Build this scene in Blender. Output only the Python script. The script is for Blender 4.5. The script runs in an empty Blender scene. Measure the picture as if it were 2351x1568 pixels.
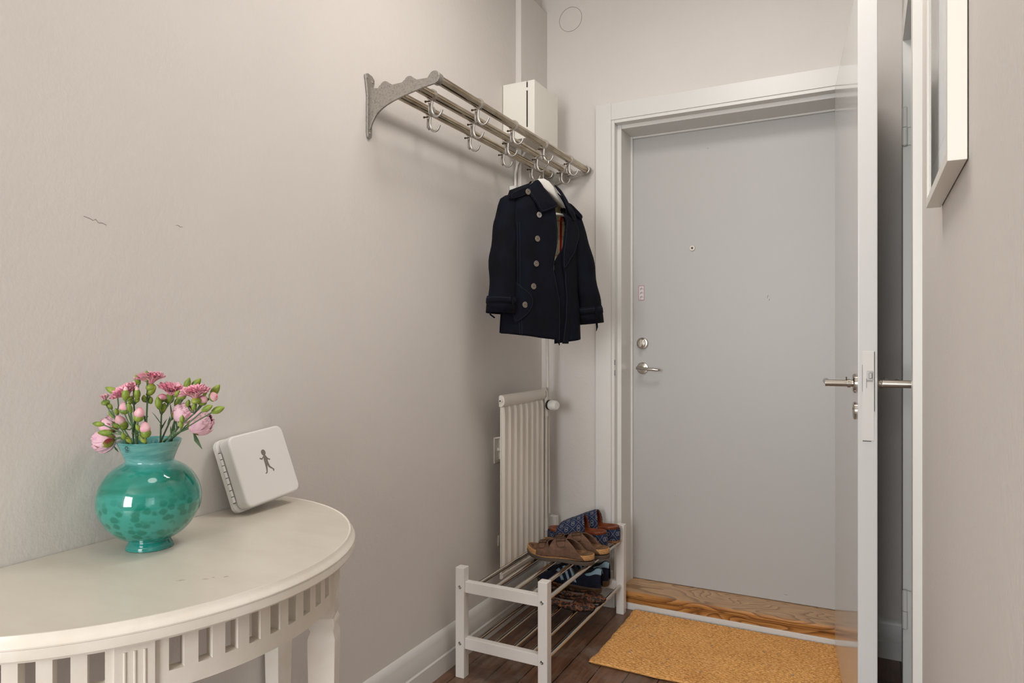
import bpy, bmesh, math, random
from mathutils import Vector, Matrix, noise
PI = math.pi
random.seed(7)
scene = bpy.context.scene
COL = scene.collection

# ---------------------------------------------------------------- camera, light, exposure
cam_d = bpy.data.cameras.new('camera'); cam_d.sensor_width = 36.0; cam_d.lens = 1580 / 2351 * 36
cam_d.clip_start = 0.02
cam = bpy.data.objects.new('camera', cam_d); COL.objects.link(cam)
cam.location = (0, 0, 1.13); cam.rotation_euler = (PI / 2, 0, math.radians(27.3))
scene.camera = cam
scene.view_settings.view_transform = 'Standard'; scene.view_settings.look = 'None'
scene.view_settings.exposure = 0.32; scene.view_settings.gamma = 1.0
scene.view_settings.use_curve_mapping = False
world = bpy.data.worlds.new('sky'); scene.world = world; world.use_nodes = True
bg = world.node_tree.nodes['Background']; bg.inputs[0].default_value = (0.80, 0.90, 1.0, 1); bg.inputs[1].default_value = 1.5

def area(name, loc, aim, sx, sy, power, col):
    l = bpy.data.lights.new(name, 'AREA'); l.shape = 'RECTANGLE'; l.size = sx; l.size_y = sy; l.energy = power; l.color = col
    o = bpy.data.objects.new(name, l); COL.objects.link(o); o.location = loc
    o.rotation_euler = (Vector(aim) - Vector(loc)).to_track_quat('-Z', 'Y').to_euler(); return o
area('window_daylight', (-0.60, -2.90, 1.45), (-0.60, 3.0, 1.25), 1.20, 1.70, 72, (0.97, 0.985, 1.0))
area('side_fill_light', (2.25, -1.50, 1.30), (-1.3, 1.0, 0.9), 1.30, 1.70, 5, (1.0, 0.99, 0.975))  # added fill from an unseen side window, brightens the left wall
def disk(name, loc, size, power, col):
    l = bpy.data.lights.new(name, 'AREA'); l.shape = 'DISK'; l.size = size; l.energy = power; l.color = col
    o = bpy.data.objects.new(name, l); COL.objects.link(o); o.location = loc; return o
LAMPS = ((-0.46, 1.60, 7.0), (-0.35, 0.45, 0.5))  # second lamp is added to fill the table end of the hall
for lx, ly, lp in LAMPS: disk('ceiling_lamp_light', (lx, ly, 2.620), 0.56, lp, (1.0, 0.97, 0.94))

# ---------------------------------------------------------------- materials
def lin(c):
    c = c / 255.0
    return c / 12.92 if c <= 0.04045 else ((c + 0.055) / 1.055) ** 2.4
def rgb(r, g, b): return (lin(r), lin(g), lin(b), 1)

class Mat:
    def __init__(s, name, col=(200, 200, 200), rough=0.5, metal=0.0, **kw):
        s.m = bpy.data.materials.new(name); s.m.use_nodes = True
        s.nt = s.m.node_tree; s.n = s.nt.nodes; s.b = s.n['Principled BSDF']
        s.b.inputs['Base Color'].default_value = rgb(*col); s.b.inputs['Roughness'].default_value = rough
        s.b.inputs['Metallic'].default_value = metal
        for k, v in kw.items(): s.b.inputs[k.replace('_', ' ')].default_value = v
    def node(s, t, **kw):
        nd = s.n.new('ShaderNode' + t)
        for k, v in kw.items(): setattr(nd, k, v)
        return nd
    def link(s, a, b): s.nt.links.new(a, b)
    def coord(s, kind='Object', scale=(1, 1, 1), rot=(0, 0, 0)):
        tc = s.node('TexCoord'); mp = s.node('Mapping'); s.link(tc.outputs[kind], mp.inputs[0])
        mp.inputs['Scale'].default_value = scale; mp.inputs['Rotation'].default_value = rot
        return mp.outputs[0]
    def noise(s, scale, detail=3, rough=0.5, co=None, dist=0.0):
        nz = s.node('TexNoise'); nz.inputs['Scale'].default_value = scale; nz.inputs['Detail'].default_value = detail
        nz.inputs['Roughness'].default_value = rough; nz.inputs['Distortion'].default_value = dist
        s.link(co or s.coord(), nz.inputs['Vector']); return nz.outputs['Fac']
    def ramp(s, fac, stops, interp='LINEAR'):
        r = s.node('ValToRGB'); r.color_ramp.interpolation = interp
        e = r.color_ramp.elements
        while len(e) < len(stops): e.new(0.5)
        for el, (p, c) in zip(e, stops): el.position = p; el.color = c if len(c) == 4 else rgb(*c)
        s.link(fac, r.inputs[0]); return r.outputs[0]
    def math(s, op, a, b=None, c=None):
        m = s.node('Math', operation=op)
        for i, v in enumerate((a, b, c)):
            if v is None: continue
            if isinstance(v, (int, float)): m.inputs[i].default_value = v
            else: s.link(v, m.inputs[i])
        return m.outputs[0]
    def mix(s, fac, a, b, blend='MIX'):
        m = s.node('MixRGB', blend_type=blend)
        for i, v in enumerate((fac, a, b)):
            if isinstance(v, (int, float)): m.inputs[i].default_value = v
            elif isinstance(v, tuple): m.inputs[i].default_value = v if len(v) == 4 else rgb(*v)
            else: s.link(v, m.inputs[i])
        return m.outputs[0]
    def color(s, out): s.link(out, s.b.inputs['Base Color']); return s
    def bump(s, h, strength=0.3, dist=0.001):
        bp = s.node('Bump'); bp.inputs['Strength'].default_value = strength; bp.inputs['Distance'].default_value = dist
        s.link(h, bp.inputs['Height']); s.link(bp.outputs[0], s.b.inputs['Normal']); return s

M = {}
def mat(name, *a, **k):
    m = Mat(name, *a, **k); M[name] = m.m; return m

def wallpaint(name, col, bump=0.5):
    m = mat(name, col, 0.75)
    big = m.noise(2.2, 3, 0.6); m.color(m.ramp(big, [(0.3, tuple(int(c * 0.985) for c in col)), (0.7, col)]))
    a = m.noise(150, 3, 0.6, m.coord(scale=(1, 1, 0.8))); b = m.noise(60, 2, 0.5, m.coord(scale=(1, 1.0, 0.8)))
    m.bump(m.math('ADD', a, m.math('MULTIPLY', b, 1.0)), bump, 0.0019); return m
wallpaint('wall_plaster', (218, 212, 206), 0.30)
wallpaint('ceiling_white', (232, 229, 223), 0.2)
def paint(name, col, rough, b=0.10):
    m = mat(name, col, rough); m.bump(m.noise(60, 2, 0.5, m.coord(scale=(1, 1, 0.25))), b, 0.0008); return m
paint('trim_white', (218, 216, 211), 0.32)
paint('door_white', (182, 180, 177), 0.42, 0.05)
paint('gloss_door', (214, 213, 211), 0.12, 0.04)
paint('radiator_white', (220, 213, 202), 0.32, 0.05)
paint('cabinet_white', (232, 228, 218), 0.35)
paint('rack_white', (230, 225, 219), 0.38, 0.06)
m = paint('table_white', (234, 226, 214), 0.36, 0.10)
m.color(m.ramp(m.noise(9, 5, 0.65), [(0.25, (226, 216, 200)), (0.6, (236, 229, 218))]))
m = paint('table_top_dim', (214, 207, 194), 0.30, 0.10)  # table paint darkened for the top, its dimmer light put into colour
n1 = m.noise(7, 4, 0.6, m.coord(scale=(1, 3, 1)))
m.color(m.ramp(n1, [(0.3, (206, 198, 184)), (0.65, (213, 206, 193))]))
mat('tin_white', (232, 229, 225), 0.38)
mat('tin_hinge', (236, 235, 232), 0.25)
mat('print_grey', (128, 120, 112), 0.5)
mat('dark_gap', (28, 24, 22), 0.8)
mat('pencil', (120, 110, 100), 0.7)
mat('wall_pencil', (158, 148, 138), 0.7)
mat('table_scuff', (150, 140, 124), 0.7)
m = mat('chrome', (205, 198, 188), 0.13, 1.0); m.bump(m.noise(30, 2), 0.03, 0.001)
m = mat('rack_tube', (196, 184, 166), 0.16, 1.0)
m.color(m.ramp(m.noise(26, 4, 0.6, m.coord(scale=(1, 0.4, 1))), [(0.3, (150, 134, 112)), (0.65, (190, 178, 158))]))
m = mat('cast_alu', (176, 172, 165), 0.42, 0.85)
m.color(m.ramp(m.noise(190, 5, 0.75), [(0.30, (120, 115, 108)), (0.46, (166, 161, 153)), (0.8, (182, 178, 171))])); m.bump(m.noise(220, 3), 0.25, 0.0008)
mat('hook_alu', (186, 182, 176), 0.38, 0.9)
mat('brushed_steel', (182, 174, 164), 0.28, 1.0)
mat('nickel', (190, 182, 172), 0.20, 1.0)
mat('screw_steel', (168, 168, 166), 0.35, 1.0)
mat('brass_dark', (88, 72, 52), 0.4, 0.9)
mat('strike_dark', (70, 60, 55), 0.6)
mat('sticker_white', (214, 208, 206), 0.4)
mat('sticker_red', (176, 84, 98), 0.5)
mat('sticker_grey', (132, 138, 140), 0.5)
mat('plastic_white', (228, 226, 220), 0.35)
mat('rubber_black', (16, 16, 17), 0.5)
mat('glass_clear', (235, 240, 240), 0.03, 0, Transmission_Weight=1.0, IOR=1.45)
mat('picture_glazing', (245, 247, 247), 0.02, 0, Transmission_Weight=1.0, IOR=1.13)
g = M['glass_clear']
m = mat('lamp_glow', (255, 240, 220), 0.4); m.b.inputs['Emission Color'].default_value = (1.0, 0.95, 0.90, 1); m.b.inputs['Emission Strength'].default_value = 3.0
m = mat('art_with_reflection', (222, 222, 218), 0.6)
w = m.noise(5, 4, 0.6, m.coord(scale=(1, 3.5, 1.2)), 1.5)
m.color(m.ramp(w, [(0.42, (214, 214, 210)), (0.56, (190, 188, 184)), (0.66, (150, 146, 142)), (0.72, (212, 212, 208))]))  # grey streaks are the glazing's reflection put into the print colour
mat('mount_board', (226, 226, 223), 0.5)

# floor planks: dark worn brown boards, 10.3 cm wide, running along y
m = mat('plank_floor', (70, 46, 34), 0.45)
co = m.coord(scale=(1, 1, 1), rot=(0, 0, PI / 2))
bk = m.node('TexBrick'); m.link(co, bk.inputs['Vector'])
bk.inputs['Scale'].default_value = 1.0; bk.inputs['Brick Width'].default_value = 1.9; bk.inputs['Row Height'].default_value = 0.103
bk.inputs['Mortar Size'].default_value = 0.0020; bk.inputs['Mortar Smooth'].default_value = 0.2; bk.inputs['Bias'].default_value = 0.0
bk.offset = 0.37
bk.inputs['Color1'].default_value = rgb(146, 108, 84); bk.inputs['Color2'].default_value = rgb(116, 86, 68); bk.inputs['Mortar'].default_value = rgb(14, 9, 7)
gr = m.noise(22, 6, 0.65, m.coord(scale=(3.5, 0.35, 1)), 0.6)
wear = m.noise(5, 6, 0.75, None, 1.2)
c1 = m.mix(0.65, bk.outputs['Color'], m.ramp(gr, [(0.25, (90, 80, 74)), (0.5, (190, 180, 172)), (0.75, (255, 250, 245))]), 'MULTIPLY')
c2 = m.mix(m.ramp(wear, [(0.46, (0, 0, 0, 1)), (0.66, (0.62, 0.62, 0.62, 1))]), c1, (140, 127, 114))
spk = m.node('TexVoronoi'); spk.inputs['Scale'].default_value = 42; spk.inputs['Randomness'].default_value = 1; m.link(m.coord(), spk.inputs['Vector'])
sel = m.math('MULTIPLY', m.math('LESS_THAN', spk.outputs['Distance'], 0.07), m.math('GREATER_THAN', m.noise(9, 2), 0.54))
m.color(m.mix(m.math('MULTIPLY', sel, 0.7), c2, (176, 164, 150)))
m.link(m.ramp(wear, [(0.3, (0.28, 0.28, 0.28, 1)), (0.7, (0.58, 0.58, 0.58, 1))]), m.b.inputs['Roughness'])
m.bump(m.math('SUBTRACT', m.math('MULTIPLY', gr, 0.25), bk.outputs['Fac']), 0.6, 0.002)

# oak threshold, grain along x
def oak(name, c0, c1, c2, freq=17.0):
    m = mat(name, c1, 0.32)
    nn = m.noise(1.0, 1.5, 0.45, m.coord(scale=(2.6, 9.0, 9.0)), 0.35)
    fr = m.math('FRACT', m.math('MULTIPLY', nn, freq))
    a = m.ramp(fr, [(0.0, c2), (0.62, c1), (0.93, c0), (1.0, c2)])
    f = m.noise(60, 4, 0.7, m.coord(scale=(0.25, 5, 5)))
    m.color(m.mix(0.35, a, m.ramp(f, [(0.3, (120, 110, 100)), (0.6, (255, 255, 255))]), 'MULTIPLY')); return m
oak('oak_worn', (150, 112, 76), (196, 154, 110), (208, 170, 128))
oak('oak_amber', (122, 76, 34), (176, 118, 58), (196, 140, 78))

# coir mat
m = mat('coir', (178, 128, 70), 0.95)
f = m.noise(160, 4, 0.7, m.coord(scale=(0.6, 1.4, 1))); b2 = m.noise(6, 3)
c = m.ramp(f, [(0.28, (160, 106, 54)), (0.5, (232, 172, 100)), (0.75, (252, 206, 142))])
m.color(m.mix(0.25, c, m.ramp(b2, [(0.3, (190, 160, 120)), (0.7, (255, 255, 255))]), 'MULTIPLY')); m.bump(f, 0.8, 0.003)
mat('mat_edge', (130, 92, 50), 0.95)
mat('lint_grey', (140, 140, 142), 0.95)

# coat cloth
m = mat('denim_navy', (17, 22, 40), 0.88)
tw = m.noise(420, 2, 0.5, m.coord(scale=(1, 1, 0.45)))
m.color(m.mix(0.5, m.ramp(m.noise(14, 4, 0.6), [(0.3, (3, 4, 10)), (0.62, (6, 9, 25)), (0.85, (11, 18, 40))]), m.ramp(tw, [(0.3, (150, 150, 160)), (0.7, (255, 255, 255))]), 'MULTIPLY'))
m.bump(tw, 0.35, 0.0006); m.b.inputs['Specular IOR Level'].default_value = 0.2
mat('stitch_grey', (30, 35, 50), 0.9)
mat('button_horn', (66, 52, 42), 0.35)
mat('button_rim', (120, 110, 98), 0.3)
mat('button_pale', (140, 133, 128), 0.35)
mat('thread_dark', (22, 20, 22), 0.9)
# checked lining from object coordinates (u along x, z up in the coat's frame)
m = mat('check_lining', (176, 160, 122), 0.85)
sx = m.node('SeparateXYZ'); m.link(m.coord(), sx.inputs[0]); U, Z = sx.outputs[0], sx.outputs[2]
def band(val, period, c, half):
    fr = m.math('FRACT', m.math('DIVIDE', m.math('ADD', val, 10 * period - c), period))
    return m.math('LESS_THAN', m.math('ABSOLUTE', m.math('SUBTRACT', fr, 0.5)), half / period)
base = m.mix(m.math('MULTIPLY', band(U, 0.066, 0.003, 0.007), 0.45), (226, 210, 168), (128, 126, 104))
base = m.mix(m.math('MULTIPLY', band(Z, 0.105, 0.045, 0.009), 0.45), base, (128, 126, 104))
base = m.mix(band(U, 0.132, 0.052, 0.0045), base, (190, 30, 26))
base = m.mix(m.math('MULTIPLY', band(Z, 0.132, 0.015, 0.003), 0.6), base, (190, 90, 60))
m.color(base)

# vase glass
m = mat('teal_glass', (20, 140, 120), 0.07, 0, Coat_Weight=0.6, Coat_Roughness=0.03)
sx = m.node('SeparateXYZ'); m.link(m.coord(), sx.inputs[0]); Z = sx.outputs[2]
warp = m.noise(30, 2, 0.5)
wc = m.node('VectorMath', operation='ADD'); m.link(m.coord(scale=(1, 1, 1.25)), wc.inputs[0])
wn = m.node('TexNoise'); wn.inputs['Scale'].default_value = 22; wn.inputs['Detail'].default_value = 1
wsc = m.node('VectorMath', operation='SCALE'); m.link(wn.outputs['Color'], wsc.inputs[0]); wsc.inputs['Scale'].default_value = 0.006
m.link(wsc.outputs[0], wc.inputs[1])
vo = m.node('TexVoronoi', feature='SMOOTH_F1'); vo.inputs['Smoothness'].default_value = 0.25; vo.inputs['Randomness'].default_value = 0.75; vo.inputs['Scale'].default_value = 60; m.link(wc.outputs[0], vo.inputs['Vector'])
cells = m.ramp(vo.outputs['Distance'], [(0.38, (1, 1, 1, 1)), (0.56, (0, 0, 0, 1))])
streak = m.noise(9, 4, 0.6, m.coord(scale=(0.6, 0.6, 3.2)), 0.8)
lowmask = m.ramp(Z, [(0.080, (1, 1, 1, 1)), (0.115, (0, 0, 0, 1))])
dark = m.mix(lowmask, m.ramp(streak, [(0.40, (0, 0, 0, 1)), (0.60, (1, 1, 1, 1))]), cells)
bodyc = m.mix(dark, (46, 146, 132), (0, 116, 98))
neck = m.ramp(m.noise(14, 5, 0.6, m.coord(scale=(0.7, 0.7, 4)), 1), [(0.35, (50, 134, 130)), (0.62, (112, 176, 172))])
nf = m.ramp(Z, [(0.148, (0, 0, 0, 1)), (0.162, (1, 1, 1, 1))])
allc = m.mix(nf, bodyc, neck)
allc = m.mix(m.ramp(Z, [(0.012, (1, 1, 1, 1)), (0.020, (0, 0, 0, 1))]), allc, (28, 134, 124))
m.color(allc)
mat('ink_mark', (20, 40, 42), 0.5)

# flowers
m = mat('bud_green', (140, 160, 50), 0.45, Subsurface_Weight=0.0)
m.color(m.ramp(m.noise(60, 3), [(0.3, (88, 118, 44)), (0.5, (128, 148, 52)), (0.75, (160, 172, 76))]))
m = mat('calyx_green', (110, 140, 58), 0.5); m.color(m.ramp(m.noise(90, 3), [(0.3, (84, 116, 46)), (0.7, (130, 158, 66))]))
mat('stem_green', (84, 112, 74), 0.5)
mat('leaf_green', (72, 102, 66), 0.45)
m = mat('petal_pink', (232, 150, 168), 0.6); m.color(m.ramp(m.noise(70, 4, 0.7), [(0.3, (232, 140, 166)), (0.52, (240, 176, 192)), (0.75, (246, 206, 214))]))
m = mat('petal_blush', (238, 196, 200), 0.6); m.color(m.ramp(m.noise(110, 3), [(0.3, (222, 154, 168)), (0.7, (236, 198, 200))]))
m = mat('petal_rose', (222, 96, 130), 0.6); m.color(m.ramp(m.noise(160, 3), [(0.35, (214, 76, 112)), (0.7, (240, 160, 180))]))
m = mat('petal_peony', (226, 178, 196), 0.55)
w = m.noise(40, 4, 0.6, m.coord(scale=(1, 1, 1.6)), 1.0)
m.color(m.ramp(w, [(0.26, (190, 140, 186)), (0.40, (226, 178, 194)), (0.60, (232, 194, 202)), (0.66, (136, 24, 76)), (0.70, (212, 160, 178))]))
m = mat('peony_sepal', (140, 84, 50), 0.5); m.color(m.ramp(m.noise(70, 3), [(0.38, (140, 44, 50)), (0.55, (132, 136, 44)), (0.75, (164, 166, 72))]))

# shoes
m = mat('nubuck_brown', (104, 76, 58), 0.85); m.color(m.ramp(m.noise(45, 5, 0.65), [(0.3, (84, 58, 42)), (0.6, (112, 82, 64)), (0.8, (128, 98, 78))])); m.bump(m.noise(300, 3), 0.3, 0.0005)
m = mat('cork', (190, 142, 92), 0.9); v = m.node('TexVoronoi'); v.inputs['Scale'].default_value = 420; m.link(m.coord(), v.inputs['Vector'])
m.color(m.mix(0.5, m.ramp(v.outputs['Color'], [(0.15, (120, 78, 40)), (0.45, (184, 134, 84)), (0.9, (222, 180, 126))]), (186, 138, 88))); m.bump(v.outputs['Distance'], 0.4, 0.0008)
m = mat('footbed_suede', (120, 86, 54), 0.9); m.color(m.ramp(m.noise(30, 4), [(0.35, (86, 56, 36)), (0.65, (138, 104, 70))]))
mat('outsole_grey', (84, 72, 62), 0.8)
mat('buckle_dark', (92, 74, 60), 0.35, 0.7)
mat('stitch_dark', (70, 46, 36), 0.8)
m = mat('leather_cognac', (120, 58, 28), 0.38); m.color(m.ramp(m.noise(24, 4), [(0.3, (100, 46, 22)), (0.7, (140, 72, 36))]))
mat('leather_dark', (58, 30, 20), 0.6)
mat('sole_tan', (140, 98, 64), 0.6)
# monogram canvas: UV in cells; interlocking ring motif on a diamond lattice of dots
m = mat('monogram_canvas', (24, 40, 80), 0.8)
tc = m.node('TexCoord'); sp = m.node('SeparateXYZ'); m.link(tc.outputs['UV'], sp.inputs[0])
a = m.math('ADD', sp.outputs[0], sp.outputs[1]); b = m.math('SUBTRACT', sp.outputs[0], sp.outputs[1])
fa = m.math('SUBTRACT', m.math('FRACT', a), 0.5); fb = m.math('SUBTRACT', m.math('FRACT', b), 0.5)
X = m.math('MULTIPLY', m.math('ADD', fa, fb), 0.5); Y = m.math('MULTIPLY', m.math('SUBTRACT', fa, fb), 0.5)
def ring(cx, gap):
    dx = m.math('SUBTRACT', X, cx); r = m.math('SQRT', m.math('ADD', m.math('MULTIPLY', dx, dx), m.math('MULTIPLY', Y, Y)))
    rg = m.math('LESS_THAN', m.math('ABSOLUTE', m.math('SUBTRACT', r, 0.122)), 0.021)
    sg = m.math('MULTIPLY', dx, gap); sy = m.math('MULTIPLY', Y, gap)
    opening = m.math('MULTIPLY', m.math('GREATER_THAN', sg, 0.030), m.math('MULTIPLY', m.math('GREATER_THAN', sy, 0.004), m.math('LESS_THAN', sy, 0.100)))
    bar = m.math('MULTIPLY', m.math('LESS_THAN', m.math('ABSOLUTE', m.math('ADD', sy, 0.012)), 0.018), m.math('MULTIPLY', m.math('GREATER_THAN', sg, 0.010), m.math('LESS_THAN', sg, 0.142)))
    return m.math('MAXIMUM', m.math('MULTIPLY', rg, m.math('SUBTRACT', 1.0, opening)), bar)
mono = m.math('MAXIMUM', ring(-0.092, 1.0), ring(0.092, -1.0))
ea = m.math('LESS_THAN', m.math('SUBTRACT', 0.5, m.math('ABSOLUTE', fa)), 0.03); eb = m.math('LESS_THAN', m.math('SUBTRACT', 0.5, m.math('ABSOLUTE', fb)), 0.03)
da = m.math('GREATER_THAN', m.math('FRACT', m.math('MULTIPLY', b, 6)), 0.45); db = m.math('GREATER_THAN', m.math('FRACT', m.math('MULTIPLY', a, 6)), 0.45)
latt = m.math('MAXIMUM', m.math('MULTIPLY', ea, da), m.math('MULTIPLY', eb, db))
den = m.ramp(m.noise(240, 3), [(0.3, (10, 20, 46)), (0.7, (24, 44, 88))])
m.color(m.mix(m.math('MULTIPLY', m.math('MAXIMUM', mono, latt), 0.72), den, (150, 148, 140)))
m = mat('suede_navy', (12, 16, 40), 0.9); m.color(m.ramp(m.noise(60, 3), [(0.3, (8, 10, 26)), (0.7, (18, 24, 56))]))
mat('lining_black', (8, 8, 12), 0.9)
mat('leather_skyblue', (138, 168, 184), 0.5)
m = mat('gum_sole', (92, 70, 46), 0.6); m.bump(m.noise(200, 2), 0.3, 0.0006)
mat('gold_print', (198, 168, 60), 0.35, 0.3)
m = mat('leopard', (130, 84, 52), 0.6)
v = m.node('TexVoronoi'); v.inputs['Scale'].default_value = 95; m.link(m.coord(scale=(.8, 1.2, 1.2)), v.inputs['Vector'])
nz = m.noise(170, 2)
spot = m.math('LESS_THAN', m.math('ADD', v.outputs['Distance'], m.math('MULTIPLY', m.math('SUBTRACT', nz, 0.5), 1.5)), 0.54)
m.color(m.mix(m.math('MULTIPLY', spot, 0.95), m.ramp(m.noise(30, 3), [(0.3, (140, 88, 56)), (0.7, (84, 48, 32))]), (12, 9, 10)))
mat('insole_pale', (196, 190, 184), 0.6)
mat('hanger_white', (226, 222, 214), 0.4)
mat('wire_steel', (168, 162, 152), 0.22, 1.0)

# ---------------------------------------------------------------- mesh helpers
class MB:
    def __init__(s): s.v = []; s.f = []; s.uv = {}; s.fm = {}
    def add(s, vs, fs):
        o = len(s.v); s.v += [tuple(p) for p in vs]; s.f += [tuple(i + o for i in f) for f in fs]; return o
    def box(s, x0, x1, y0, y1, z0, z1):
        v = [(x, y, z) for z in (z0, z1) for y in (y0, y1) for x in (x0, x1)]
        s.add(v, [(0, 2, 3, 1), (4, 5, 7, 6), (0, 1, 5, 4), (2, 6, 7, 3), (0, 4, 6, 2), (1, 3, 7, 5)]); return s
    def tube(s, pts, r, n=12, caps=True, flat=1.0):
        pts = [Vector(p) for p in pts]; rs = r if isinstance(r, (list, tuple)) else [r] * len(pts)
        rings = []; t0 = (pts[1] - pts[0]).normalized()
        up = Vector((0, 0, 1)) if abs(t0.z) < 0.9 else Vector((1, 0, 0))
        a = t0.cross(up).normalized()
        for i, p in enumerate(pts):
            t = (pts[min(i + 1, len(pts) - 1)] - pts[max(i - 1, 0)]).normalized()
            a = (a - t * a.dot(t)); a = a.normalized() if a.length > 1e-6 else t.orthogonal().normalized()
            b = t.cross(a)
            rings.append([p + (a * math.cos(2 * PI * k / n) + b * math.sin(2 * PI * k / n) * flat) * rs[i] for k in range(n)])
        vs = [q for rg in rings for q in rg]; fs = []
        for i in range(len(rings) - 1):
            for k in range(n): k2 = (k + 1) % n; fs.append((i * n + k, i * n + k2, (i + 1) * n + k2, (i + 1) * n + k))
        if caps: fs.append(tuple(reversed(range(n)))); fs.append(tuple(range((len(rings) - 1) * n, len(rings) * n)))
        s.add(vs, fs); return s
    def cyl(s, p0, p1, r, n=24, r1=None): return s.tube([p0, p1], [r, r if r1 is None else r1], n)
    def lathe(s, prof, n=48, c=(0, 0, 0), axis='z', close=False):
        vs = []; fs = []
        for r, h in prof:
            for k in range(n):
                x, y = r * math.cos(2 * PI * k / n), r * math.sin(2 * PI * k / n)
                p = {'z': (x, y, h), 'y': (x, h, y), 'x': (h, x, y)}[axis]
                vs.append((c[0] + p[0], c[1] + p[1], c[2] + p[2]))
        for i in range(len(prof) - 1):
            for k in range(n): k2 = (k + 1) % n; fs.append((i * n + k, i * n + k2, (i + 1) * n + k2, (i + 1) * n + k))
        if prof[0][0] > 1e-5: fs.append(tuple(reversed(range(n))))
        if prof[-1][0] > 1e-5 and not close: fs.append(tuple(range((len(prof) - 1) * n, len(prof) * n)))
        s.add(vs, fs); return s
    def prism(s, poly, f, h0, h1):
        """poly of 2d points, f(a,b,h) -> 3d"""
        n = len(poly); vs = [f(a, b, h0) for a, b in poly] + [f(a, b, h1) for a, b in poly]
        fs = [tuple(reversed(range(n))), tuple(range(n, 2 * n))] + [(i, (i + 1) % n, n + (i + 1) % n, n + i) for i in range(n)]
        s.add(vs, fs); return s
    def grid(s, nu, nv, f, uvf=None, closeu=False):
        o = len(s.v); nn = nu if closeu else nu + 1
        for j in range(nv + 1):
            for i in range(nn):
                s.v.append(tuple(f(i / nu, j / nv)))
                if uvf: s.uv[len(s.v) - 1] = uvf(i / nu, j / nv)
        for j in range(nv):
            for i in range(nu):
                i2 = (i + 1) % nn if closeu else i + 1
                s.f.append((o + j * nn + i, o + j * nn + i2, o + (j + 1) * nn + i2, o + (j + 1) * nn + i))
        return s
    def sphere(s, c, rx, ry=None, rz=None, n=16, m=10):
        ry = ry or rx; rz = rz or rx
        prof = [(max(math.sin(PI * i / m), 1e-4), -math.cos(PI * i / m)) for i in range(m + 1)]
        t = MB(); t.lathe(prof, n)
        s.add([(c[0] + x * rx, c[1] + y * ry, c[2] + z * rz) for x, y, z in t.v], t.f); return s
    def xform(s, mtx): s.v = [tuple(mtx @ Vector(p)) for p in s.v]; return s

ORG = {}
def tag(o, label=None, cat=None, group=None, kind=None):
    if label: o['label'] = label
    if cat: o['category'] = cat
    if group: o['group'] = group
    if kind: o['kind'] = kind
    return o
def thing(name, loc, label, cat, group=None, rz=0, kind=None):
    o = bpy.data.objects.new(name, None); COL.objects.link(o); o.location = loc; o.rotation_euler = (0, 0, rz)
    o.empty_display_size = 0.05
    ORG[o] = Vector(loc); return tag(o, label, cat, group, kind)
def build(name, mb, material, parent=None, bevel=0.0, smooth=35, solid=0.0, sub=0, offset=0.0, world=True, segs=2, mats=None):
    me = bpy.data.meshes.new(name)
    org = ORG.get(parent, Vector((0, 0, 0))) if (parent and world) else Vector((0, 0, 0))
    me.from_pydata([(p[0] - org.x, p[1] - org.y, p[2] - org.z) for p in mb.v], [], mb.f); me.update()
    bm = bmesh.new(); bm.from_mesh(me); bmesh.ops.recalc_face_normals(bm, faces=bm.faces); bm.to_mesh(me); bm.free()
    if mb.uv:
        ul = me.uv_layers.new(name='UVMap')
        for l in me.loops: ul.data[l.index].uv = mb.uv.get(l.vertex_index, (0, 0))
    me.materials.append(M[material])
    for x in (mats or []): me.materials.append(M[x])
    for fi, mi in mb.fm.items(): me.polygons[fi].material_index = mi
    if smooth:
        me.polygons.foreach_set('use_smooth', [True] * len(me.polygons))
        if not bevel: me.set_sharp_from_angle(angle=math.radians(smooth))
    o = bpy.data.objects.new(name, me); COL.objects.link(o)
    if parent: o.parent = parent
    ORG[o] = org
    if solid: md = o.modifiers.new('solid', 'SOLIDIFY'); md.thickness = solid; md.offset = offset
    if sub: md = o.modifiers.new('sub', 'SUBSURF'); md.levels = sub; md.render_levels = sub
    if bevel:
        md = o.modifiers.new('bevel', 'BEVEL'); md.width = bevel; md.segments = segs; md.limit_method = 'ANGLE'; md.angle_limit = math.radians(35)
        md.harden_normals = True
    return o
def struct(name, mb, material, parent=None, **k):
    o = build(name, mb, material, parent, **k)
    if not parent: o['kind'] = 'structure'
    return o
def dup(src, parent=None):
    c = src.copy(); COL.objects.link(c)
    if parent: c.parent = parent
    for ch in [x for x in src.children]: dup(ch, c)
    return c
def arc(c, r, a0, a1, n, plane='xz'):
    out = []
    for i in range(n + 1):
        a = math.radians(a0 + (a1 - a0) * i / n); p, q = r * math.cos(a), r * math.sin(a)
        out.append({'xz': (c[0] + p, c[1], c[2] + q), 'yz': (c[0], c[1] + p, c[2] + q), 'xy': (c[0] + p, c[1] + q, c[2])}[plane])
    return out
def lerp(a, b, t): return a + (b - a) * t
def interp(tab, x):
    if x <= tab[0][0]: return tab[0][1]
    for (x0, y0), (x1, y1) in zip(tab, tab[1:]):
        if x <= x1:
            t = (x - x0) / (x1 - x0); return lerp(y0, y1, t)
    return tab[-1][1]
def sinterp(tab, x):
    if x <= tab[0][0]: return tab[0][1]
    for (x0, y0), (x1, y1) in zip(tab, tab[1:]):
        if x <= x1:
            t = (x - x0) / (x1 - x0); t = t * t * (3 - 2 * t); return lerp(y0, y1, t)
    return tab[-1][1]

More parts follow.
